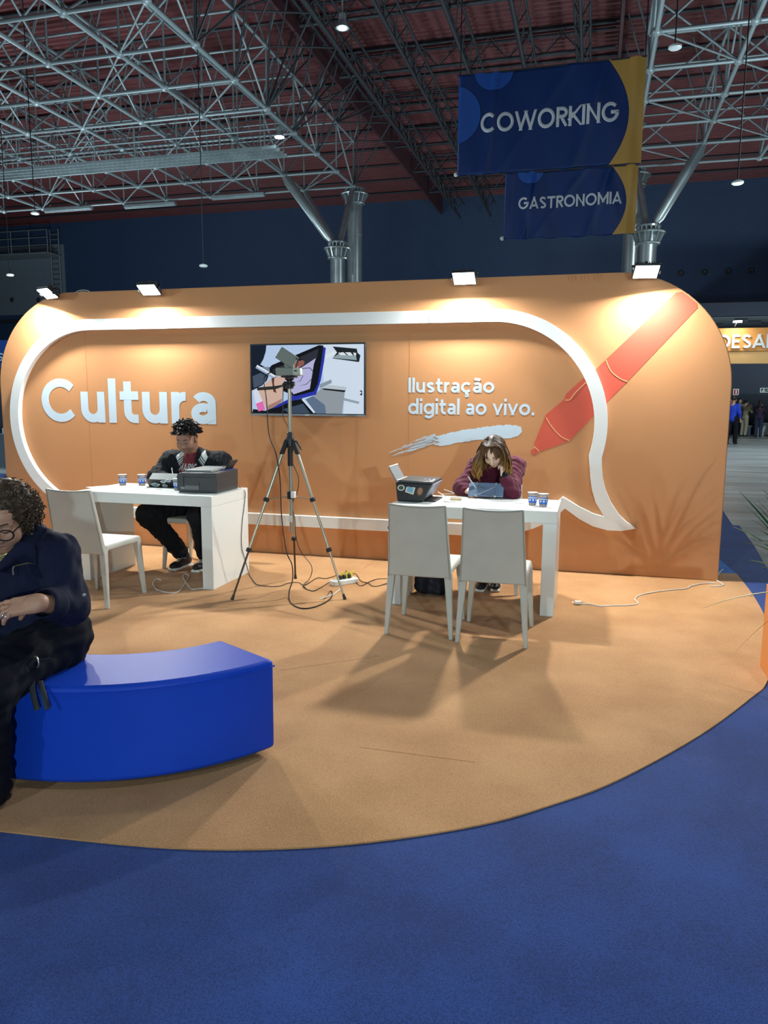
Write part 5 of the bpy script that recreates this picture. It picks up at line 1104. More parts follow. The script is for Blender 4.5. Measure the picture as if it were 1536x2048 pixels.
# ================================================================= PEOPLE
def V3(*a): return np.array(a, float)
class Head:
    def __init__(s, c, yaw, pitch, roll=0.0, scale=1.0):
        """yaw: heading of the face in degrees from -Y towards +X; pitch>0 looks down"""
        s.c = np.asarray(c, float); a = math.radians(yaw); p = math.radians(pitch); r = math.radians(roll)
        f0 = V3(math.sin(a), -math.cos(a), 0); s.F = f0*math.cos(p)+V3(0, 0, -1)*math.sin(p); u0 = f0*math.sin(p)+V3(0, 0, 1)*math.cos(p)
        S0 = np.cross(s.F, u0); s.U = u0*math.cos(r)+S0*math.sin(r); s.S = np.cross(s.F, s.U); s.k = scale; s.M = np.stack([s.S, s.F, s.U])
    def P(s, x, y, z): return s.c+s.k*(x*s.S+y*s.F+z*s.U)
    def add(s, d, broad=1.0):
        k = s.k; E = lambda c, r, kk=0.02, op=1: d.ell(s.P(*c), np.array(r)*k, s.M, kk*k, op); C = lambda a, b, r0, r1=None, kk=0.01, op=1: d.cap(s.P(*a), s.P(*b), r0*k, (r0 if r1 is None else r1)*k, kk*k, op)
        E((0, -0.018, 0.030), (0.074, 0.094, 0.086)); E((0, 0.022, -0.030), (0.064*broad, 0.070, 0.088), 0.03); E((0, 0.055, -0.088), (0.028*broad, 0.026, 0.022), 0.03)
        E((0, 0.055, 0.045), (0.055, 0.035, 0.040), 0.03)
        for x in (-1, 1):
            E((x*0.040*broad, 0.058, -0.030), (0.026, 0.026, 0.032), 0.03); C((x*0.012, 0.084, 0.026), (x*0.045, 0.070, 0.024), 0.010, 0.009, 0.014)
            E((x*0.033, 0.098, 0.006), (0.020, 0.016, 0.012), 0.012, -1); d.ell(s.P(x*0.032, 0.077, 0.006), np.array((0.0145,)*3)*k, None, 0.004*k)
            C((x*0.018, 0.088, 0.010), (x*0.046, 0.079, 0.008), 0.0045, 0.0035, 0.006)
            E((x*0.078*broad, -0.004, -0.006), (0.010, 0.020, 0.031), 0.008); E((x*0.084*broad, 0.002, -0.004), (0.006, 0.010, 0.016), 0.006, -1)
            d.ell(s.P(x*0.013, 0.096, -0.034), np.array((0.0095, 0.011, 0.009))*k, s.M, 0.008*k)
        C((0, 0.084, 0.018), (0, 0.106, -0.030), 0.0075, 0.0125, 0.012)
        C((-0.020, 0.083, -0.060), (0.020, 0.083, -0.060), 0.0055, None, 0.006); C((0, 0.089, -0.059), (0, 0.089, -0.060), 0.0065, None, 0.008); C((-0.017, 0.082, -0.071), (0.017, 0.082, -0.071), 0.0065, None, 0.007); C((-0.024, 0.084, -0.0655), (0.024, 0.084, -0.0655), 0.0016, None, 0.003, -1)
    def face_bits(s, T, brow, lip, body=None):
        for x in (-1, 1):
            m = MB(); m.smooth = True; m.tube([s.P(x*t, y, z) for t, y, z in ((0.014, 0.0945, 0.027), (0.028, 0.092, 0.0335), (0.042, 0.084, 0.033), (0.053, 0.072, 0.026))], [0.0028*s.k, 0.0034*s.k, 0.003*s.k, 0.001], 6); m.build('eyebrow', brow, T)
            m = MB(); m.smooth = True; m.tube([s.P(x*t, y, z) for t, y, z in ((0.0175, 0.0905, 0.003), (0.027, 0.0925, -0.0005), (0.037, 0.090, -0.0005), (0.0475, 0.082, 0.003))], [0.0008, 0.0016*s.k, 0.0018*s.k, 0.0008], 5); m.build('eyelashes', mat('lash', (0.01, 0.008, 0.008), 0.6), T)
        m = MB(); m.smooth = True; m.tube([s.P(x, y, -0.0605) for x, y in ((-0.022, 0.0862), (-0.01, 0.0925), (0, 0.0945), (0.01, 0.0925), (0.022, 0.0862))], [0.001, 0.003*s.k, 0.0034*s.k, 0.003*s.k, 0.001], 6, flat=0.7); m.build('lips', lip, T)
def hand(d, w, direc, normal, thumb, curl=0.5, k=1.0, spread=0.0, tuck=False):
    """palm + five fingers; normal points out of the palm, thumb=+1/-1 side along direc x normal"""
    D = _n(direc); Nn = np.asarray(normal, float); Nn = _n(Nn-D*(Nn@D)); A = np.cross(D, Nn)*thumb; w = np.asarray(w, float)
    M = np.stack([A, D, Nn]); d.rbox(w+D*0.048*k, np.array((0.040, 0.048, 0.0135))*k, 0.0125*k, M, 0.016*k); d.cap(w, w+D*0.02*k, 0.027*k, 0.026*k, 0.02*k)
    d.ell(w+D*0.03*k+A*0.022*k+Nn*0.008*k, np.array((0.018, 0.03, 0.014))*k, M, 0.014*k)
    for i, (o, L) in enumerate(((0.030, 0.070), (0.010, 0.079), (-0.010, 0.074), (-0.029, 0.058))):
        p = w+D*(0.090-0.006*abs(i-1.3))*k+A*o*k; a = 0.0; c_ = curl[i] if hasattr(curl, '__len__') else curl; sp = A*spread*(1.5-i)*0.25
        for j, (f, r) in enumerate(((0.44, 0.0092), (0.31, 0.0082), (0.25, 0.0074))):
            a += c_*(0.75, 1.0, 0.7)[j]; v = _n(D*math.cos(a)+Nn*math.sin(a)+sp); q = p+v*L*f*k; d.cap(p, q, r*k, r*0.92*k, 0.006*k); p = q
    p = w+D*0.022*k+A*0.030*k+Nn*0.006*k; ct = curl[0] if hasattr(curl, '__len__') else curl
    for j, (L, r) in enumerate(((0.042, 0.0125), (0.034, 0.0105), (0.027, 0.009))):
        v = _n(A*(0.75-0.22*j)+D*(0.55+0.28*j)+Nn*(0.30+0.45*ct)) if not tuck else _n(A*(0.1-0.25*j)+D*0.8+Nn*0.9); q = p+v*L*k; d.cap(p, q, r*k, r*0.92*k, 0.008*k); p = q
def folds(amp, f, seed=0):
    r = np.random.default_rng(seed); K = r.normal(size=(5, 3))*f; ph = r.uniform(0, 6.28, 5)
    def fn(P):
        s_ = np.zeros(len(P))
        for k in range(5): s_ += np.sin(P@K[k]+ph[k]+1.5*np.sin(P@K[(k+2) % 5]*0.5))
        return amp*s_/5
    return fn
def drape(me, sdf, axis_from, off=0.003, dist=0.6, n=60):
    """push every vertex of a drawing (already in front of the body) along +axis until it meets the cloth"""
    ax = _n(axis_from); co = np.empty(len(me.vertices)*3, np.float32); me.vertices.foreach_get('co', co); P = co.reshape(-1, 3).astype(float); t = np.zeros(len(P))
    for _ in range(n):
        dd = sdf.ev(P+ax*t[:, None]); t += np.maximum(dd-off, -0.01)*0.8; 
    P = P+ax*np.minimum(t, dist)[:, None]; me.vertices.foreach_set('co', P.astype(np.float32).ravel()); me.update(); return me
def grid_quad(A, B, C, D, n=10, m=10, cut=None):
    V = []; Fc = []
    for j in range(m+1):
        for i in range(n+1):
            u, v = i/n, j/m; V.append(tuple(np.array(A)*(1-u)*(1-v)+np.array(B)*u*(1-v)+np.array(C)*u*v+np.array(D)*(1-u)*v))
    for j in range(m):
        for i in range(n): Fc.append((j*(n+1)+i, j*(n+1)+i+1, (j+1)*(n+1)+i+1, (j+1)*(n+1)+i))
    return mesh_of('patch', V, Fc, True)
def shoe(T, ankle, toe_dir, col, sole, k=1.0):
    a = np.asarray(ankle, float); t = _n([toe_dir[0], toe_dir[1], 0]); zf = CZ; s_ = Sdf(); up = V3(0, 0, 1)
    heel = V3(a[0], a[1], zf)-t*0.045*k; S_ = np.cross(t, up); M = np.stack([S_, t, up])
    s_.cap(heel+up*0.055, heel+t*0.08*k+up*0.06, 0.038*k, 0.036*k, 0.03); s_.ell(heel+t*0.165*k+up*0.040, np.array((0.046, 0.085, 0.034))*k, M, 0.03); s_.cap(heel+t*0.03+up*0.05, heel+t*0.035+up*0.105, 0.040*k, 0.040*k, 0.02); s_.plane(V3(a[0], a[1], zf+0.018), -up, 0.004)
    o = s_.build('shoe', col, T, 0.006)
    q = Sdf(); q.rbox(heel+t*0.1*k+up*0.013, np.array((0.043, 0.142, 0.013))*k, 0.012, M, 0.004); q.build('sole', sole, o, 0.006)
    for j in range(4):
        c = heel+t*(0.10+0.022*j)*k+up*(0.094-0.008*j); m = MB(); m.smooth = True; m.tube([c-S_*0.022*k, c+up*0.006, c+S_*0.022*k], 0.0028, 5); m.build('lace', sole, o)
skin_dark = mat('skin_deep_brown', srgb(142, 104, 86), 0.5, noise=0.06, nscale=20); skin_light = mat('skin_light', srgb(226, 190, 166), 0.5, noise=0.04, nscale=20); skin_tan = mat('skin_tan', srgb(182, 136, 112), 0.5, noise=0.05, nscale=20)
black_cloth = mat('black_cloth', (0.007, 0.008, 0.012), 0.85, bump=0.3, bscale=220, spec=0.25); navy_cloth = mat('navy_cloth', srgb(15, 22, 48), 0.85, bump=0.35, bscale=260, noise=0.15, nscale=7, spec=0.25); maroon = mat('maroon_knit', srgb(84, 24, 46), 0.85, bump=0.4, bscale=260, sheen=0.12, spec=0.25); tee = mat('dark_red_tee', srgb(104, 24, 36), 0.8)
sole_w = mat('white_sole', (0.75, 0.76, 0.74), 0.5); sole_k = mat('shoe_black', (0.014, 0.014, 0.016), 0.5); hair_k = mat('black_hair', (0.010, 0.009, 0.010), 0.5, spec=0.3)

# ----------------------------------------------------------------- man at the left table
T = thing('person', 'seated man with short twisted hair in a black open shirt, drawing at the left table', 'person', (-3.46, 6.1, CZ))
H = Head((-3.465, 6.03, 1.165), 2, 26, 0, 1.04); sh = [(-3.67, 6.10, 0.955), (-3.18, 6.12, 0.955)]; el = [(-3.755, 5.99, 0.815), (-3.10, 6.00, 0.815)]; wr = [(-3.55, 5.885, 0.800), (-3.335, 5.875, 0.805)]
hp = [(-3.53, 6.20, 0.575), (-3.33, 6.20, 0.575)]; kn = [(-3.735, 5.80, 0.50), (-3.215, 5.775, 0.525)]; an = [(-3.49, 5.965, 0.11), (-3.285, 5.97, 0.11)]
b = Sdf(); H.add(b, 1.08); b.cap(H.P(0, -0.035, -0.05), (-3.45, 6.12, 0.985), 0.060, 0.068, 0.03); b.ell((-3.44, 6.13, 0.88), (0.19, 0.11, 0.14), None, 0.05); b.cap((-3.43, 6.15, 0.80), (-3.43, 6.17, 0.64), 0.15, 0.15, 0.05)
for i in (0, 1):
    b.chain([sh[i], el[i], wr[i]], [0.055, 0.045, 0.030], 0.03)
hand(b, wr[0], (0.75, -0.55, -0.05), (0.2, 0.3, -1), 1, 0.55); hand(b, wr[1], (-0.75, -0.45, 0.0), (-0.2, 0.2, -1), -1, (0.9, 1.0, 1.1, 1.1))
b.build('body', skin_dark, T, 0.0048); H.face_bits(T, hair_k, mat('lips_brown', srgb(118, 70, 62), 0.5))
ts = Sdf(); ts.ell((-3.44, 6.125, 0.87), (0.205, 0.125, 0.16), None, 0.05); ts.cap((-3.43, 6.14, 0.80), (-3.43, 6.16, 0.66), 0.165, 0.172, 0.06); ts.cap((-3.45, 6.13, 0.93), (-3.455, 6.10, 0.99), 0.10, 0.078, 0.03); ts.cap(H.P(0, -0.02, -0.09), H.P(0, -0.02, 0.1), 0.070, 0.06, 0.01, -1); ts.build('t_shirt', tee, T, 0.007)
txt = text_mesh('MARIO', 0.2, 0.001, (-3.545, -3.345, 0.880, 0.945)); txt = upright(txt, 5.93); drape(txt, ts, (0, 1, 0)); put('shirt_lettering', txt, mat('shirt_print', (0.72, 0.74, 0.74), 0.6), T)
jk = Sdf(); jk.ell((-3.43, 6.135, 0.87), (0.235, 0.142, 0.165), None, 0.05); jk.cap((-3.43, 6.15, 0.80), (-3.43, 6.16, 0.66), 0.18, 0.185, 0.06); jk.cap((-3.46, 6.13, 0.95), (-3.46, 6.12, 1.0), 0.11, 0.09, 0.03)
for i in (0, 1): jk.cap((-3.455, 6.12, 0.995), np.array(sh[i])+V3(0, 0, 0.0), 0.085, 0.085, 0.05)
for i in (0, 1): jk.chain([sh[i], el[i], np.array(el[i])*0.35+np.array(wr[i])*0.65], [0.082, 0.070, 0.056], 0.07)
jk.cap(H.P(0, -0.02, -0.06), H.P(0, -0.02, 0.2), 0.083, 0.08, 0.01, -1)
jk.rbox((-3.445, 5.93, 0.78), (0.085, 0.14, 0.16), 0.03, None, 0.02, -1); jk.cap((-3.455, 5.97, 0.90), (-3.46, 6.0, 1.06), 0.06, 0.10, 0.02, -1)
jk.disp = folds(0.008, 70, 3); jk.build('open_shirt', black_cloth, T, 0.007)
# striped white collar wings
for sx, base in ((-1, -3.525), (1, -3.315)):
    x0 = base; dz = 0.03; q = [(x0-0.006*sx, 5.85, 1.035+dz), (x0+0.050*sx, 5.85, 0.975+dz), (x0+0.012*sx, 5.85, 0.895+dz), (x0-0.036*sx, 5.85, 0.945+dz)]
    me = grid_quad(*q, 8, 12); drape(me, jk, (0, 1, 0), 0.005, 0.27); put('collar', me, mat('collar_white', (0.72, 0.76, 0.74), 0.6), T)
    for t in (0.50, 0.70, 0.88):
        A, B, C, D = [np.array(v) for v in q]; l = lambda u, v: tuple(A*(1-u)*(1-v)+B*u*(1-v)+C*u*v+D*(1-u)*v)
        me = grid_quad(l(0, t), l(1, t), l(1, t+0.08), l(0, t+0.08), 8, 2); drape(me, jk, (0, 1, 0), 0.0075, 0.27); put('collar_stripe', me, black_cloth, T)
tr = Sdf()
for i in (0, 1): tr.chain([hp[i], kn[i], np.array(kn[i])*0.12+np.array(an[i])*0.88], [0.125, 0.098, 0.072], 0.05)
tr.cap((-3.53, 6.20, 0.59), (-3.33, 6.20, 0.59), 0.125, 0.125, 0.06); tr.plane((0, 0, CZ+0.455), (0, 0.0, -1), 0.01) if False else None
tr.disp = folds(0.010, 55, 5); tr.build('trousers', black_cloth, T, 0.008)
shoe(T, an[0], (-0.1, -1), sole_k, sole_w); shoe(T, an[1], (0.02, -1), sole_k, sole_w)
# hair: faded sides and twisted locks on top
cap_ = Sdf(); cap_.ell(H.P(0, -0.020, 0.036), np.array((0.077, 0.095, 0.086))*H.k, H.M); cap_.plane(H.P(0, 0.0, 0.035), -H.U+0.25*H.F, 0.012); cap_.plane(H.P(0, 0.062, 0), H.F-0.45*H.U*0, 0.02); cap_.build('hair_cap', hair_k, T, 0.005)
rh = random.Random(8); m = MB(); m.smooth = True
for k in range(210):
    th = math.acos(1-rh.random()*0.80); ph = rh.uniform(0, 2*math.pi); d_ = np.array((math.sin(th)*math.cos(ph), math.sin(th)*math.sin(ph), math.cos(th)))
    if d_[1] > 0.62 and d_[2] < 0.55: continue
    p0 = H.P(*(d_*np.array((0.074, 0.092, 0.084))+np.array((0, -0.018, 0.032)))); out = _n(d_[0]*H.S+d_[1]*H.F*0.8+d_[2]*H.U*0.7+V3(rh.gauss(0, .25), rh.gauss(0, .25), rh.gauss(0.15, .25)))
    L = rh.uniform(0.045, 0.085); t1 = _n(np.cross(out, V3(rh.gauss(0, 1), rh.gauss(0, 1), rh.gauss(0, 1)))); pts = []
    for j in range(6):
        u = j/5; pts.append(p0+out*L*u+t1*0.016*math.sin(u*3.2)+V3(0, 0, -0.018)*u*u)
    m.tube(pts, [0.010, 0.0105, 0.0098, 0.009, 0.0075, 0.004], 6)
tag(m.build('hair_twists', hair_k, T), 'short black twisted locks', kind='stuff')
T = thing('stylus', 'white stylus in the drawing hand of the man at the left table', 'pen', (-3.5, 5.85, 0.83)); m = MB(); m.smooth = True; m.tube([(-3.475, 5.80, 0.80), (-3.48, 5.81, 0.812), (-3.53, 5.87, 0.915)], [0.001, 0.004, 0.004], 8); m.build('barrel', sole_w, T)

# ----------------------------------------------------------------- woman at the right table
T = thing('person', 'seated woman with long wavy brown hair in a maroon sweater, drawing at the right table', 'person', (-0.73, 6.1, CZ))
H = Head((-0.738, 5.995, 1.115), -6, 44, 4, 0.98); sh = [(-0.885, 6.14, 0.985), (-0.575, 6.13, 0.995)]; el = [(-0.985, 6.01, 0.815), (-0.585, 5.925, 0.805)]; wr = [(-0.925, 5.925, 0.805), (-0.640, 5.915, 0.930)]
hp = [(-0.80, 6.20, 0.56), (-0.64, 6.20, 0.56)]; kn = [(-0.82, 5.84, 0.50), (-0.63, 5.82, 0.50)]; an = [(-0.79, 5.98, 0.11), (-0.69, 6.02, 0.11)]
b = Sdf(); H.add(b, 0.95); b.cap(H.P(0, -0.035, -0.05), (-0.735, 6.15, 1.0), 0.048, 0.052, 0.03); b.ell((-0.73, 6.16, 0.88), (0.145, 0.09, 0.14), None, 0.05); b.cap((-0.73, 6.17, 0.80), (-0.72, 6.18, 0.62), 0.11, 0.125, 0.05)
for i in (0, 1): b.chain([sh[i], el[i], wr[i]], [0.042, 0.036, 0.025], 0.03)
hand(b, wr[0], (0.62, -0.70, 0.05), (0.25, 0.1, -1), 1, (0.75, 0.95, 1.1, 1.1), 0.86); hand(b, wr[1], (-0.10, 0.10, 1), (-0.75, 0.65, 0.05), -1, (0.7, 0.95, 1.1, 1.2), 0.86)
b.build('body', skin_light, T, 0.0042); H.face_bits(T, mat('brow_brown', (0.05, 0.03, 0.02), 0.6), mat('lips_rose', srgb(190, 110, 104), 0.5))
jk = Sdf(); jk.ell((-0.73, 6.16, 0.88), (0.175, 0.115, 0.16), None, 0.05); jk.cap((-0.73, 6.16, 0.80), (-0.72, 6.17, 0.64), 0.14, 0.15, 0.06); jk.cap((-0.735, 6.15, 0.97), (-0.735, 6.14, 1.01), 0.085, 0.07, 0.03)
for i in (0, 1): jk.cap((-0.735, 6.15, 1.01), sh[i], 0.062, 0.07, 0.05)
for i in (0, 1): jk.chain([sh[i], el[i], np.array(el[i])*0.22+np.array(wr[i])*0.78], [0.072, 0.066, 0.046], 0.05)
jk.cap(H.P(0, -0.03, -0.06), H.P(0, -0.03, 0.2), 0.066, 0.06, 0.01, -1); jk.disp = folds(0.009, 60, 9); jk.build('sweater', maroon, T, 0.0065)
cf = Sdf(); cf.cap(np.array(el[1])*0.22+np.array(wr[1])*0.78, np.array(wr[1])+V3(-0.002, 0.002, 0.012), 0.040, 0.034, 0.01); cf.build('dark_cuff', black_cloth, T, 0.005)
tr = Sdf()
for i in (0, 1): tr.chain([hp[i], kn[i], an[i]], [0.10, 0.072, 0.06], 0.04)
tr.cap((-0.80, 6.19, 0.575), (-0.64, 6.19, 0.575), 0.11, 0.11, 0.06); tr.disp = folds(0.008, 55, 2); tr.build('trousers', black_cloth, T, 0.009)
shoe(T, an[0], (-0.05, -1), sole_k, sole_w, 0.9); shoe(T, an[1], (0.05, -1), sole_k, sole_w, 0.9)
def ombre(name, top, mid, tip, z0, z1):
    m = bpy.data.materials.new(name); m.use_nodes = True; nt = m.node_tree; bb = nt.nodes['Principled BSDF']; bb.inputs['Roughness'].default_value = 0.5; bb.inputs['Specular IOR Level'].default_value = 0.3
    tc = nt.nodes.new('ShaderNodeTexCoord'); sp = nt.nodes.new('ShaderNodeSeparateXYZ'); mr = nt.nodes.new('ShaderNodeMapRange'); mr.inputs[1].default_value = z0; mr.inputs[2].default_value = z1
    r = nt.nodes.new('ShaderNodeValToRGB'); r.color_ramp.elements[0].color = tip+(1,); r.color_ramp.elements[1].color = top+(1,); e = r.color_ramp.elements.new(0.5); e.color = mid+(1,)
    nt.links.new(tc.outputs['Object'], sp.inputs[0]); nt.links.new(sp.outputs['Z'], mr.inputs[0]); nt.links.new(mr.outputs[0], r.inputs['Fac']); nt.links.new(r.outputs['Color'], bb.inputs['Base Color']); return m
om = ombre('brown_to_honey_hair', srgb(34, 24, 18), srgb(92, 62, 34), srgb(176, 132, 68), 0.86, 1.24)
cap_ = Sdf(); cap_.ell(H.P(0, -0.024, 0.036), np.array((0.084, 0.100, 0.092))*H.k, H.M); cap_.plane(H.P(0, 0.056, 0.03), H.F-0.55*H.U, 0.02); cap_.ell(H.P(0, 0.10, -0.055), np.array((0.06, 0.08, 0.085))*H.k, H.M, 0.02, -1); cap_.build('hair_cap', om, T, 0.005)
rh = random.Random(15); m = MB(); m.smooth = True
for k in range(330):
    ph = rh.uniform(-math.pi, math.pi); sx, fy = math.cos(ph), math.sin(ph)
    front = fy > 0.70
    if front and (rh.random() > 0.5 or abs(sx) < 0.12): continue
    crown = H.P(rh.uniform(-0.006, 0.006)+0.02*sx, rh.uniform(-0.05, 0.06), 0.122); R_ = rh.uniform(0.086, 0.102)
    q1 = H.P(sx*R_*0.72, fy*R_*0.8-0.012, 0.092); q2 = H.P(sx*R_*0.98, fy*R_*1.05-0.012, 0.035+rh.uniform(-0.01, 0.015))
    if front:
        q3 = H.P(sx*R_*1.0, fy*R_*1.0-0.004, 0.004+rh.uniform(-0.012, 0.01)); pts = bez([crown, q1, q2, q3], 4); rad = 0.0052
    else:
        L = rh.uniform(0.15, 0.25)*(1.0 if fy < 0.3 else 0.95); outw = sx*H.S+fy*H.F*0.4; outw[2] = 0; outw = outw*rh.uniform(0.1, 0.28)
        pts = [crown, q1, q2]; w_ = rh.uniform(0, 6.28)
        for j in range(1, 7):
            u = j/6; pts.append(np.array(q2)+V3(0, 0, -L*u)+outw*L*math.sin(u*2.2)+V3(math.sin(w_+u*8), math.cos(w_+u*8), 0)*0.018*u)
        pts = [V3(p_[0], p_[1], max(p_[2], 0.86)) for p_ in pts]; pts = bez(pts, 2); rad = rh.uniform(0.0055, 0.0085)
    n_ = len(pts); m.tube(pts, [rad*(0.6+0.8*math.sin(math.pi*min(1, 0.25+0.75*i/(n_-1))))*(1 if i < n_-1 else 0.25) for i in range(n_)], 5, flat=0.6)
tag(m.build('hair_locks', om, T), 'long wavy brown hair with honey tips', kind='stuff')
T = thing('stylus', 'white stylus held upright in the hand of the woman in maroon', 'pen', (-0.9, 5.9, 0.85)); a = yp(936, 953, 5.90); bq = yp(956, 982, 5.86); m = MB(); m.smooth = True; m.tube([bq, bq+(a-bq)*0.12, a], [0.001, 0.0045, 0.0045], 8); m.build('barrel', sole_w, T)

# ----------------------------------------------------------------- woman in the foreground
T = thing('person', 'woman with curly hair and glasses in navy overalls sitting on the blue bench', 'person', (-2.13, 2.5, CZ))
H = Head((-2.20, 2.415, 1.04), 24, 24, 0, 1.04); sh = [(-2.38, 2.50, 0.90), (-2.02, 2.49, 0.895)]; el = [(-2.52, 2.36, 0.70), (-1.930, 2.425, 0.712)]; wr = [(-2.36, 2.14, 0.77), (-1.905, 2.235, 0.775)]
hp = [(-2.28, 2.53, 0.53), (-2.09, 2.53, 0.53)]; kn = [(-2.36, 2.10, 0.49), (-2.075, 2.125, 0.47)]; an = [(-2.38, 2.10, 0.11), (-2.095, 2.12, 0.11)]
b = Sdf(); H.add(b, 1.06); b.cap(H.P(0, -0.035, -0.05), (-2.205, 2.51, 0.92), 0.055, 0.062, 0.03); b.ell((-2.20, 2.53, 0.80), (0.16, 0.11, 0.15), None, 0.05); b.cap((-2.19, 2.54, 0.74), (-2.19, 2.55, 0.56), 0.13, 0.145, 0.05)
for i in (0, 1): b.chain([sh[i], el[i], wr[i]], [0.05, 0.045, 0.030], 0.03)
hand(b, wr[1], (-0.88, -0.42, -0.14), (-0.15, 0.50, -0.80), -1, (0.22, 0.3, 0.38, 0.46), 1.05, 0.35, True); hand(b, wr[0], (0.9, 0.0, -0.1), (0, 0.3, 0.9), 1, 0.5)
b.build('body', skin_tan, T, 0.004); H.face_bits(T, mat('brow_brown', (0, 0, 0)), mat('lips_tan', srgb(150, 96, 88), 0.5))
um = Sdf(); um.cap((-2.205, 2.48, 0.86), (-2.205, 2.46, 0.93), 0.095, 0.070, 0.03); um.cap(H.P(0, -0.03, -0.06), H.P(0, -0.03, 0.1), 0.066, 0.06, 0.01, -1); um.build('undershirt', mat('mustard_top', srgb(150, 138, 96), 0.8), T, 0.006)
m = MB(); m.smooth = True; m.tube(bez([(-2.275, 2.46, 0.955), (-2.25, 2.39, 0.915), (-2.21, 2.365, 0.90), (-2.16, 2.39, 0.915), (-2.135, 2.46, 0.955)], 6), 0.003, 6); m.build('necklace', mat('gold_chain', (0.7, 0.55, 0.25), 0.25, 0.9), T)
jk = Sdf(); jk.ell((-2.20, 2.53, 0.79), (0.20, 0.14, 0.17), None, 0.05); jk.cap((-2.195, 2.545, 0.74), (-2.185, 2.55, 0.555), 0.165, 0.185, 0.07); jk.cap((-2.205, 2.53, 0.90), (-2.21, 2.52, 0.945), 0.105, 0.086, 0.03)
for i in (0, 1): jk.chain([sh[i], el[i], np.array(el[i])*0.30+np.array(wr[i])*0.70], [0.080, 0.070, 0.054], 0.05)
for i in (0, 1): jk.cap((-2.20, 2.52, 0.945), sh[i], 0.07, 0.075, 0.05)
jk.cap(H.P(0, -0.02, -0.06), H.P(0, -0.02, 0.2), 0.074, 0.08, 0.01, -1); jk.cap((-2.225, 2.36, 0.86), (-2.225, 2.36, 1.0), 0.02, 0.055, 0.02, -1)
jk.cap(np.array(el[1])*0.24+np.array(wr[1])*0.76, np.array(wr[1]), 0.046, 0.05, 0.006, -1)
jk.ell((-2.075, 2.50, 0.53), (0.10, 0.15, 0.10), None, 0.04)
jk.chain([(-2.17, 2.565, 0.965), (-2.105, 2.50, 0.962), (-2.115, 2.42, 0.925), (-2.165, 2.355, 0.865)], [0.030, 0.028, 0.027, 0.022], 0.02); jk.chain([(-2.25, 2.565, 0.965), (-2.30, 2.50, 0.955), (-2.29, 2.42, 0.92), (-2.24, 2.36, 0.865)], [0.030, 0.028, 0.027, 0.022], 0.02)
jk.disp = folds(0.007, 60, 12); jo = jk.build('jacket', navy_cloth, T, 0.0065)
# collar wing, zip, pulls, cuff stud
me = grid_quad((-2.14, 2.25, 0.965), (-2.05, 2.25, 0.945), (-2.04, 2.25, 0.875), (-2.11, 2.25, 0.885), 8, 8); drape(me, jk, (0, 1, 0), 0.008, 0.4); put('collar', me, navy_cloth, jo)
zz = [yp(x, y, 2.2) for x, y in np.column_stack([np.linspace(28, 76, 10), np.linspace(1159, 1156, 10)])]; zme = mesh_of('z', [tuple(v) for v in zz], []); drape(zme, jk, (-0.66, 0.75, 0), 0.003, 0.6); zp = [Vector(v.co) for v in zme.vertices]
m = MB(); m.smooth = True; m.tube(zp, 0.0028, 5); m.build('pocket_zip', mat('brass_zip', (0.35, 0.33, 0.2), 0.35, 0.8), jo); m = MB(); m.smooth = True; m.tube([zp[0], zp[0]+Vector((0, -0.006, -0.012)), zp[0]+Vector((0.001, -0.006, -0.032))], [0.0045, 0.003, 0.0035], 6); m.build('zip_pull', silver, jo)
m = MB(); m.ball(Vector(yp(168, 1190, 2.33)), 0.007, 8, 6); m.build('sleeve_stud', silver, jo)
# folded cuff
cu = Sdf(); e_, w_ = np.array(el[1]), np.array(wr[1]); cu.cap(e_*0.42+w_*0.58, e_*0.26+w_*0.74, 0.064, 0.058, 0.01); cu.cap(e_*0.30+w_*0.70, w_*1.1-e_*0.1, 0.047, 0.05, 0.005, -1); cu.build('cuff', navy_cloth, jo, 0.005)
tr = Sdf()
for i in (0, 1): tr.chain([hp[i], kn[i], np.array(an[i])+V3(0, 0, -0.02)], [0.125, 0.098, 0.088], 0.05)
tr.cap((-2.28, 2.54, 0.55), (-2.09, 2.54, 0.55), 0.135, 0.135, 0.06); tr.disp = folds(0.010, 50, 4); tr.plane((0, 0, CZ+0.012), (0, 0, -1), 0.004)
tr.build('trousers', mat('dark_navy_trousers', srgb(11, 14, 27), 0.85, spec=0.2, bump=0.3, bscale=200), T, 0.008)
shoe(T, an[0], (-0.1, -1), sole_k, sole_k); shoe(T, an[1], (-0.05, -1), sole_k, sole_k)
# belt with ring and two hanging straps
for (q0, q1, q2, q3) in (((66, 1330), (64, 1368), (68, 1395), (75, 1420)), ((80, 1362), (84, 1378), (90, 1398), (96, 1418))):
    P_ = [yp(q0[0], q0[1], 2.30), yp(q1[0], q1[1], 2.265), yp(q2[0], q2[1], 2.25), yp(q3[0], q3[1], 2.245)]; m = MB(); m.smooth = True; m.tube(bez(P_, 5), 0.011, 8, flat=0.22); m.build('belt_strap', mat('belt_dark', srgb(26, 34, 46), 0.7), T)
c = yp(72, 1324, 2.285); m = MB(); m.smooth = True; m.tube([c+Vector((0.015*math.cos(a), -0.004*math.cos(a), 0.022*math.sin(a))) for a in np.linspace(0, 2*math.pi, 19)[:-1]], 0.0028, 6, closed=True); m.build('belt_ring', silver, T)
m = MB(); m.smooth = True; m.tube(bez([yp(8, 1316, 2.25), yp(40, 1321, 2.275), yp(68, 1322, 2.29), yp(100, 1316, 2.33)], 5), 0.014, 8, flat=0.25); m.build('belt', navy_cloth, T)
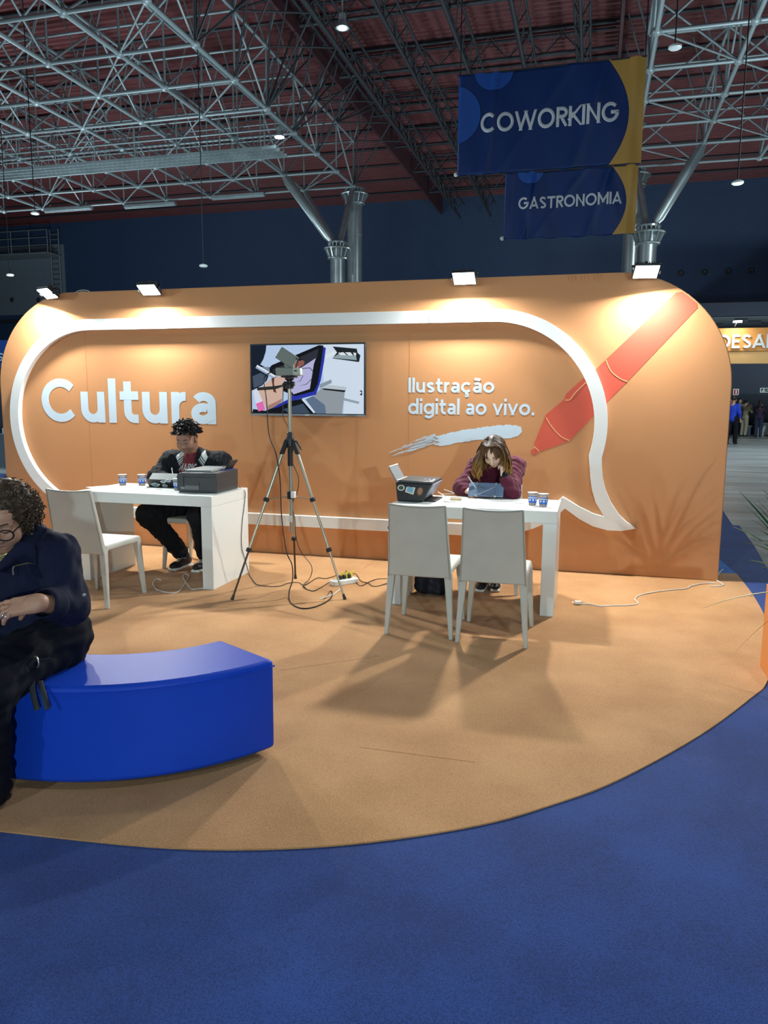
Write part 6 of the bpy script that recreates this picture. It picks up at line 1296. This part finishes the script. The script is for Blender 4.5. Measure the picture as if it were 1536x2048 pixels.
# glasses
gl = mat('glasses_black', (0.01, 0.01, 0.012), 0.3)
for x in (-1, 1):
    m = MB(); m.smooth = True; m.tube([H.P(x*(0.034+0.027*math.cos(a)), 0.108-0.012*abs(math.cos(a)*0.5+0.5*x*0+0.5)*0.8, -0.004+0.023*math.sin(a)) for a in np.linspace(0, 2*math.pi, 25)[:-1]], 0.0026, 6, closed=True); f_ = m.build('glasses_rim', gl, T)
    m = MB(); m.smooth = True; m.tube([H.P(x*0.061, 0.098, 0.006), H.P(x*0.076, 0.06, 0.010), H.P(x*0.082, 0.0, 0.016), H.P(x*0.080, -0.02, 0.004)], 0.0022, 6); m.build('glasses_arm', gl, T)
m = MB(); m.smooth = True; m.tube([H.P(-0.008, 0.106, 0.004), H.P(0, 0.110, 0.007), H.P(0.008, 0.106, 0.004)], 0.0024, 6); m.build('glasses_bridge', gl, T)
# curly hair
curl_c = mat('curly_brown_hair', srgb(70, 56, 44), 0.5, spec=0.25, noise=0.4, nscale=30)
hs = Sdf(); hs.ell(H.P(0, -0.032, 0.042), np.array((0.112, 0.112, 0.108)), H.M); hs.ell(H.P(0, -0.05, -0.03), np.array((0.108, 0.085, 0.09)), H.M, 0.04); hs.ell(H.P(0, 0.105, -0.045), np.array((0.085, 0.105, 0.105)), H.M, 0.02, -1); hs.disp = folds(0.010, 90, 6); hs.build('hair_mass', curl_c, T, 0.006)
rh = random.Random(31); m = MB(); m.smooth = True; cnt = 0
while cnt < 1100:
    d_ = _n([rh.gauss(0, 1), rh.gauss(0, 1), rh.gauss(0, 1)])
    if d_[1] > 0.55 and d_[2] < 0.45: continue
    if d_[2] < -0.72: continue
    p0 = H.P(*(d_*np.array((0.108, 0.108, 0.106))+np.array((0, -0.035, 0.026-0.02*(d_[1] < 0))))); out = d_[0]*H.S+d_[1]*H.F+d_[2]*H.U
    ax = _n(out*0.5+V3(rh.gauss(0, .6), rh.gauss(0, .6), rh.gauss(-0.15, .5))); e1 = _n(np.cross(ax, V3(0.3, 0.5, 0.8))); e2 = np.cross(ax, e1); Rc = rh.uniform(0.005, 0.010); ph = rh.uniform(0, 6.28); Lc = rh.uniform(0.025, 0.055); tw = rh.uniform(9, 15)
    pts = [p0-ax*0.008+ax*Lc*j/9+(e1*math.cos(ph+tw*j/9)+e2*math.sin(ph+tw*j/9))*Rc for j in range(10)]
    m.tube(pts, [0.0022]*9+[0.0008], 4); cnt += 1
tag(m.build('hair_curls', curl_c, T), 'loose brown curls', kind='stuff')
m = MB(); m.smooth = True; q = H.P(0.083*-1, -0.004, -0.045); m.tube([H.P(-0.083, 0.0, -0.040)+V3(0, 0, -0.0)+0.008*(math.cos(a)*H.F+math.sin(a)*H.U) for a in np.linspace(0, 2*math.pi, 13)[:-1]], 0.0018, 5, closed=True); m.build('earring', silver, T)
# ring on finger and phone
m = MB(); m.smooth = True; rc = Vector(yp(8, 1232, 2.14)); m.tube([rc+Vector((0.003*math.sin(a), 0.010*math.cos(a), 0.010*math.sin(a))) for a in np.linspace(0, 2*math.pi, 17)[:-1]], 0.0016, 6, closed=True); m.build('finger_ring', silver, T)
T = thing('smartphone', 'dark smartphone held in the hands of the woman on the bench', 'phone', (-2.08, 2.12, 0.70)); pc = Vector((-2.085, 2.12, 0.695)); Rp = Matrix.Rotation(0.26, 3, 'Z') @ Matrix.Rotation(math.radians(24), 3, 'X') @ Matrix.Rotation(0.1, 3, 'Y')
MB().box(pc, (0.150, 0.075, 0.008), Rp).build('phone_body', mat('phone_case', (0.03, 0.032, 0.03), 0.35), T, 0.003); MB().box(pc+Rp @ Vector((0, 0, 0.0045)), (0.142, 0.068, 0.001), Rp).build('phone_screen', mat('phone_glass', (0.005, 0.005, 0.006), 0.08), T)

# ----------------------------------------------------------------- visitors far behind
def visitor(label, x, y, hgt, yaw, top, bottom, hairc, skin, long_hair=False, arms='down', step=0.0, bag=None):
    T = thing('person', label, 'person', (x, y, 0), 0, 'visitors in the far hall'); k = hgt/1.72; a = math.radians(yaw); f = V3(math.sin(a), -math.cos(a), 0); r = np.cross(f, V3(0, 0, 1)); O = V3(x, y, 0)
    q = lambda s_, fw, z: O+(r*s_+f*fw)*k+V3(0, 0, z*k)
    H = Head(q(0, 0.02, 1.60), yaw, 8, 0, k); b = Sdf(); H.add(b); b.cap(H.P(0, -0.03, -0.05), q(0, 0, 1.42), 0.05*k, 0.055*k); b.cap(q(0, 0, 1.36), q(0, 0, 1.0), 0.11*k, 0.11*k, 0.05)
    hands = []
    for s_ in (-1, 1):
        if arms == 'down': e, w = q(s_*0.24, -0.03, 1.12), q(s_*0.25, 0.06, 0.88)
        elif arms == 'up': e, w = q(s_*0.24, 0.16, 1.18), q(s_*0.10, 0.28, 1.42)
        else: e, w = q(s_*0.25, -0.02, 1.12), q(s_*0.12, 0.20, 1.08)
        b.chain([q(s_*0.18, 0, 1.40), e, w], [0.045*k, 0.038*k, 0.028*k], 0.03); b.ell(w+(w-e)*0.25, (0.035*k, 0.035*k, 0.05*k), None, 0.02); hands.append((e, w))
        b.chain([q(s_*0.09, 0, 0.92), q(s_*0.10, 0.03+s_*step*0.3, 0.50), q(s_*0.10, s_*step*0.5-0.02, 0.08)], [0.07*k, 0.055*k, 0.04*k], 0.03)
    b.build('body', skin, T, 0.013)
    t = Sdf(); t.ell(q(0, 0, 1.27), (0.20*k, 0.20*k, 0.20*k), np.stack([r, f*1.6, V3(0, 0, 1)]), 0.05); t.cap(q(0, 0, 1.25), q(0, 0, 0.93), 0.14*k, 0.155*k, 0.06)
    for (e, w), s_ in zip(hands, (-1, 1)): t.chain([q(s_*0.17, 0, 1.39), e, e*0.4+w*0.6], [0.075*k, 0.06*k, 0.05*k], 0.04)
    t.build('top', top, T, 0.015)
    l = Sdf()
    for s_ in (-1, 1): l.chain([q(s_*0.09, 0, 0.94), q(s_*0.10, 0.03+s_*step*0.3, 0.50), q(s_*0.10, s_*step*0.5-0.02, 0.10)], [0.115*k, 0.085*k, 0.072*k], 0.03)
    l.build('trousers', bottom, T, 0.015)
    for s_ in (-1, 1):
        sh_ = Sdf(); c = q(s_*0.10, s_*step*0.5, 0.045); sh_.cap(c-f*0.05*k, c+f*0.13*k, 0.043*k, 0.04*k); sh_.build('shoe', sole_k, T, 0.014)
    h = Sdf(); h.ell(H.P(0, -0.03, 0.04), np.array((0.09, 0.105, 0.095))*k, H.M, 0.02); h.ell(H.P(0, 0.11, -0.04), np.array((0.07, 0.075, 0.08))*k, H.M, 0.02, -1)
    if long_hair: h.cap(H.P(0, -0.06, 0), q(0, -0.12, 1.28), 0.085*k, 0.06*k, 0.03)
    h.build('hair', hairc, T, 0.012)
    if bag:
        g = Sdf(); g.rbox(q(-0.10, -0.20, 1.12), np.array((0.14, 0.09, 0.18))*k, 0.06, np.stack([r, f, V3(0, 0, 1)]), 0.02); g.build('shoulder_bag', bag, T, 0.015)
hb = mat('visitor_dark_hair', (0.02, 0.014, 0.012), 0.5); hb2 = mat('visitor_brown_hair', (0.06, 0.035, 0.025), 0.5)
visitor('far visitor in a bright blue shirt and black trousers walking away', 4.98, 30.3, 1.76, 150, mat('blue_tee', srgb(24, 62, 190), 0.8), mat('black_cloth', (0, 0, 0)), hb, skin_tan, step=0.25)
visitor('far visitor in beige clothes with a shoulder bag', 6.72, 37.8, 1.64, 130, mat('olive_top', srgb(140, 136, 110), 0.8), mat('beige_trousers', srgb(176, 170, 148), 0.8), hb, skin_light, arms='up', bag=mat('bag_plum', (0.05, 0.03, 0.045), 0.6))
visitor('far visitor with long brown hair in a dark purple top and jeans', 7.27, 37.5, 1.64, 165, mat('purple_top', srgb(62, 42, 72), 0.8), mat('jeans', srgb(44, 56, 84), 0.8), hb2, skin_light, True, 'up')
visitor('far visitor in a cream top facing this way behind the others', 6.60, 38.55, 1.72, 0, mat('cream_top', srgb(214, 214, 190), 0.8), mat('jeans', (0, 0, 0)), hb, skin_light, True, 'fold')
visitor('far visitor in white with pale hair beside the blue shirt', 6.12, 38.2, 1.70, 60, mat('white_top', (0.7, 0.74, 0.72), 0.8), mat('jeans', (0, 0, 0)), mat('white_cap', (0.7, 0.74, 0.74), 0.7), skin_tan)
visitor('far visitor in white walking in at the right edge', 8.1, 38.3, 1.70, -80, mat('white_top', (0, 0, 0)), mat('pale_trousers', srgb(190, 196, 196), 0.8), hb, skin_tan, step=0.4)
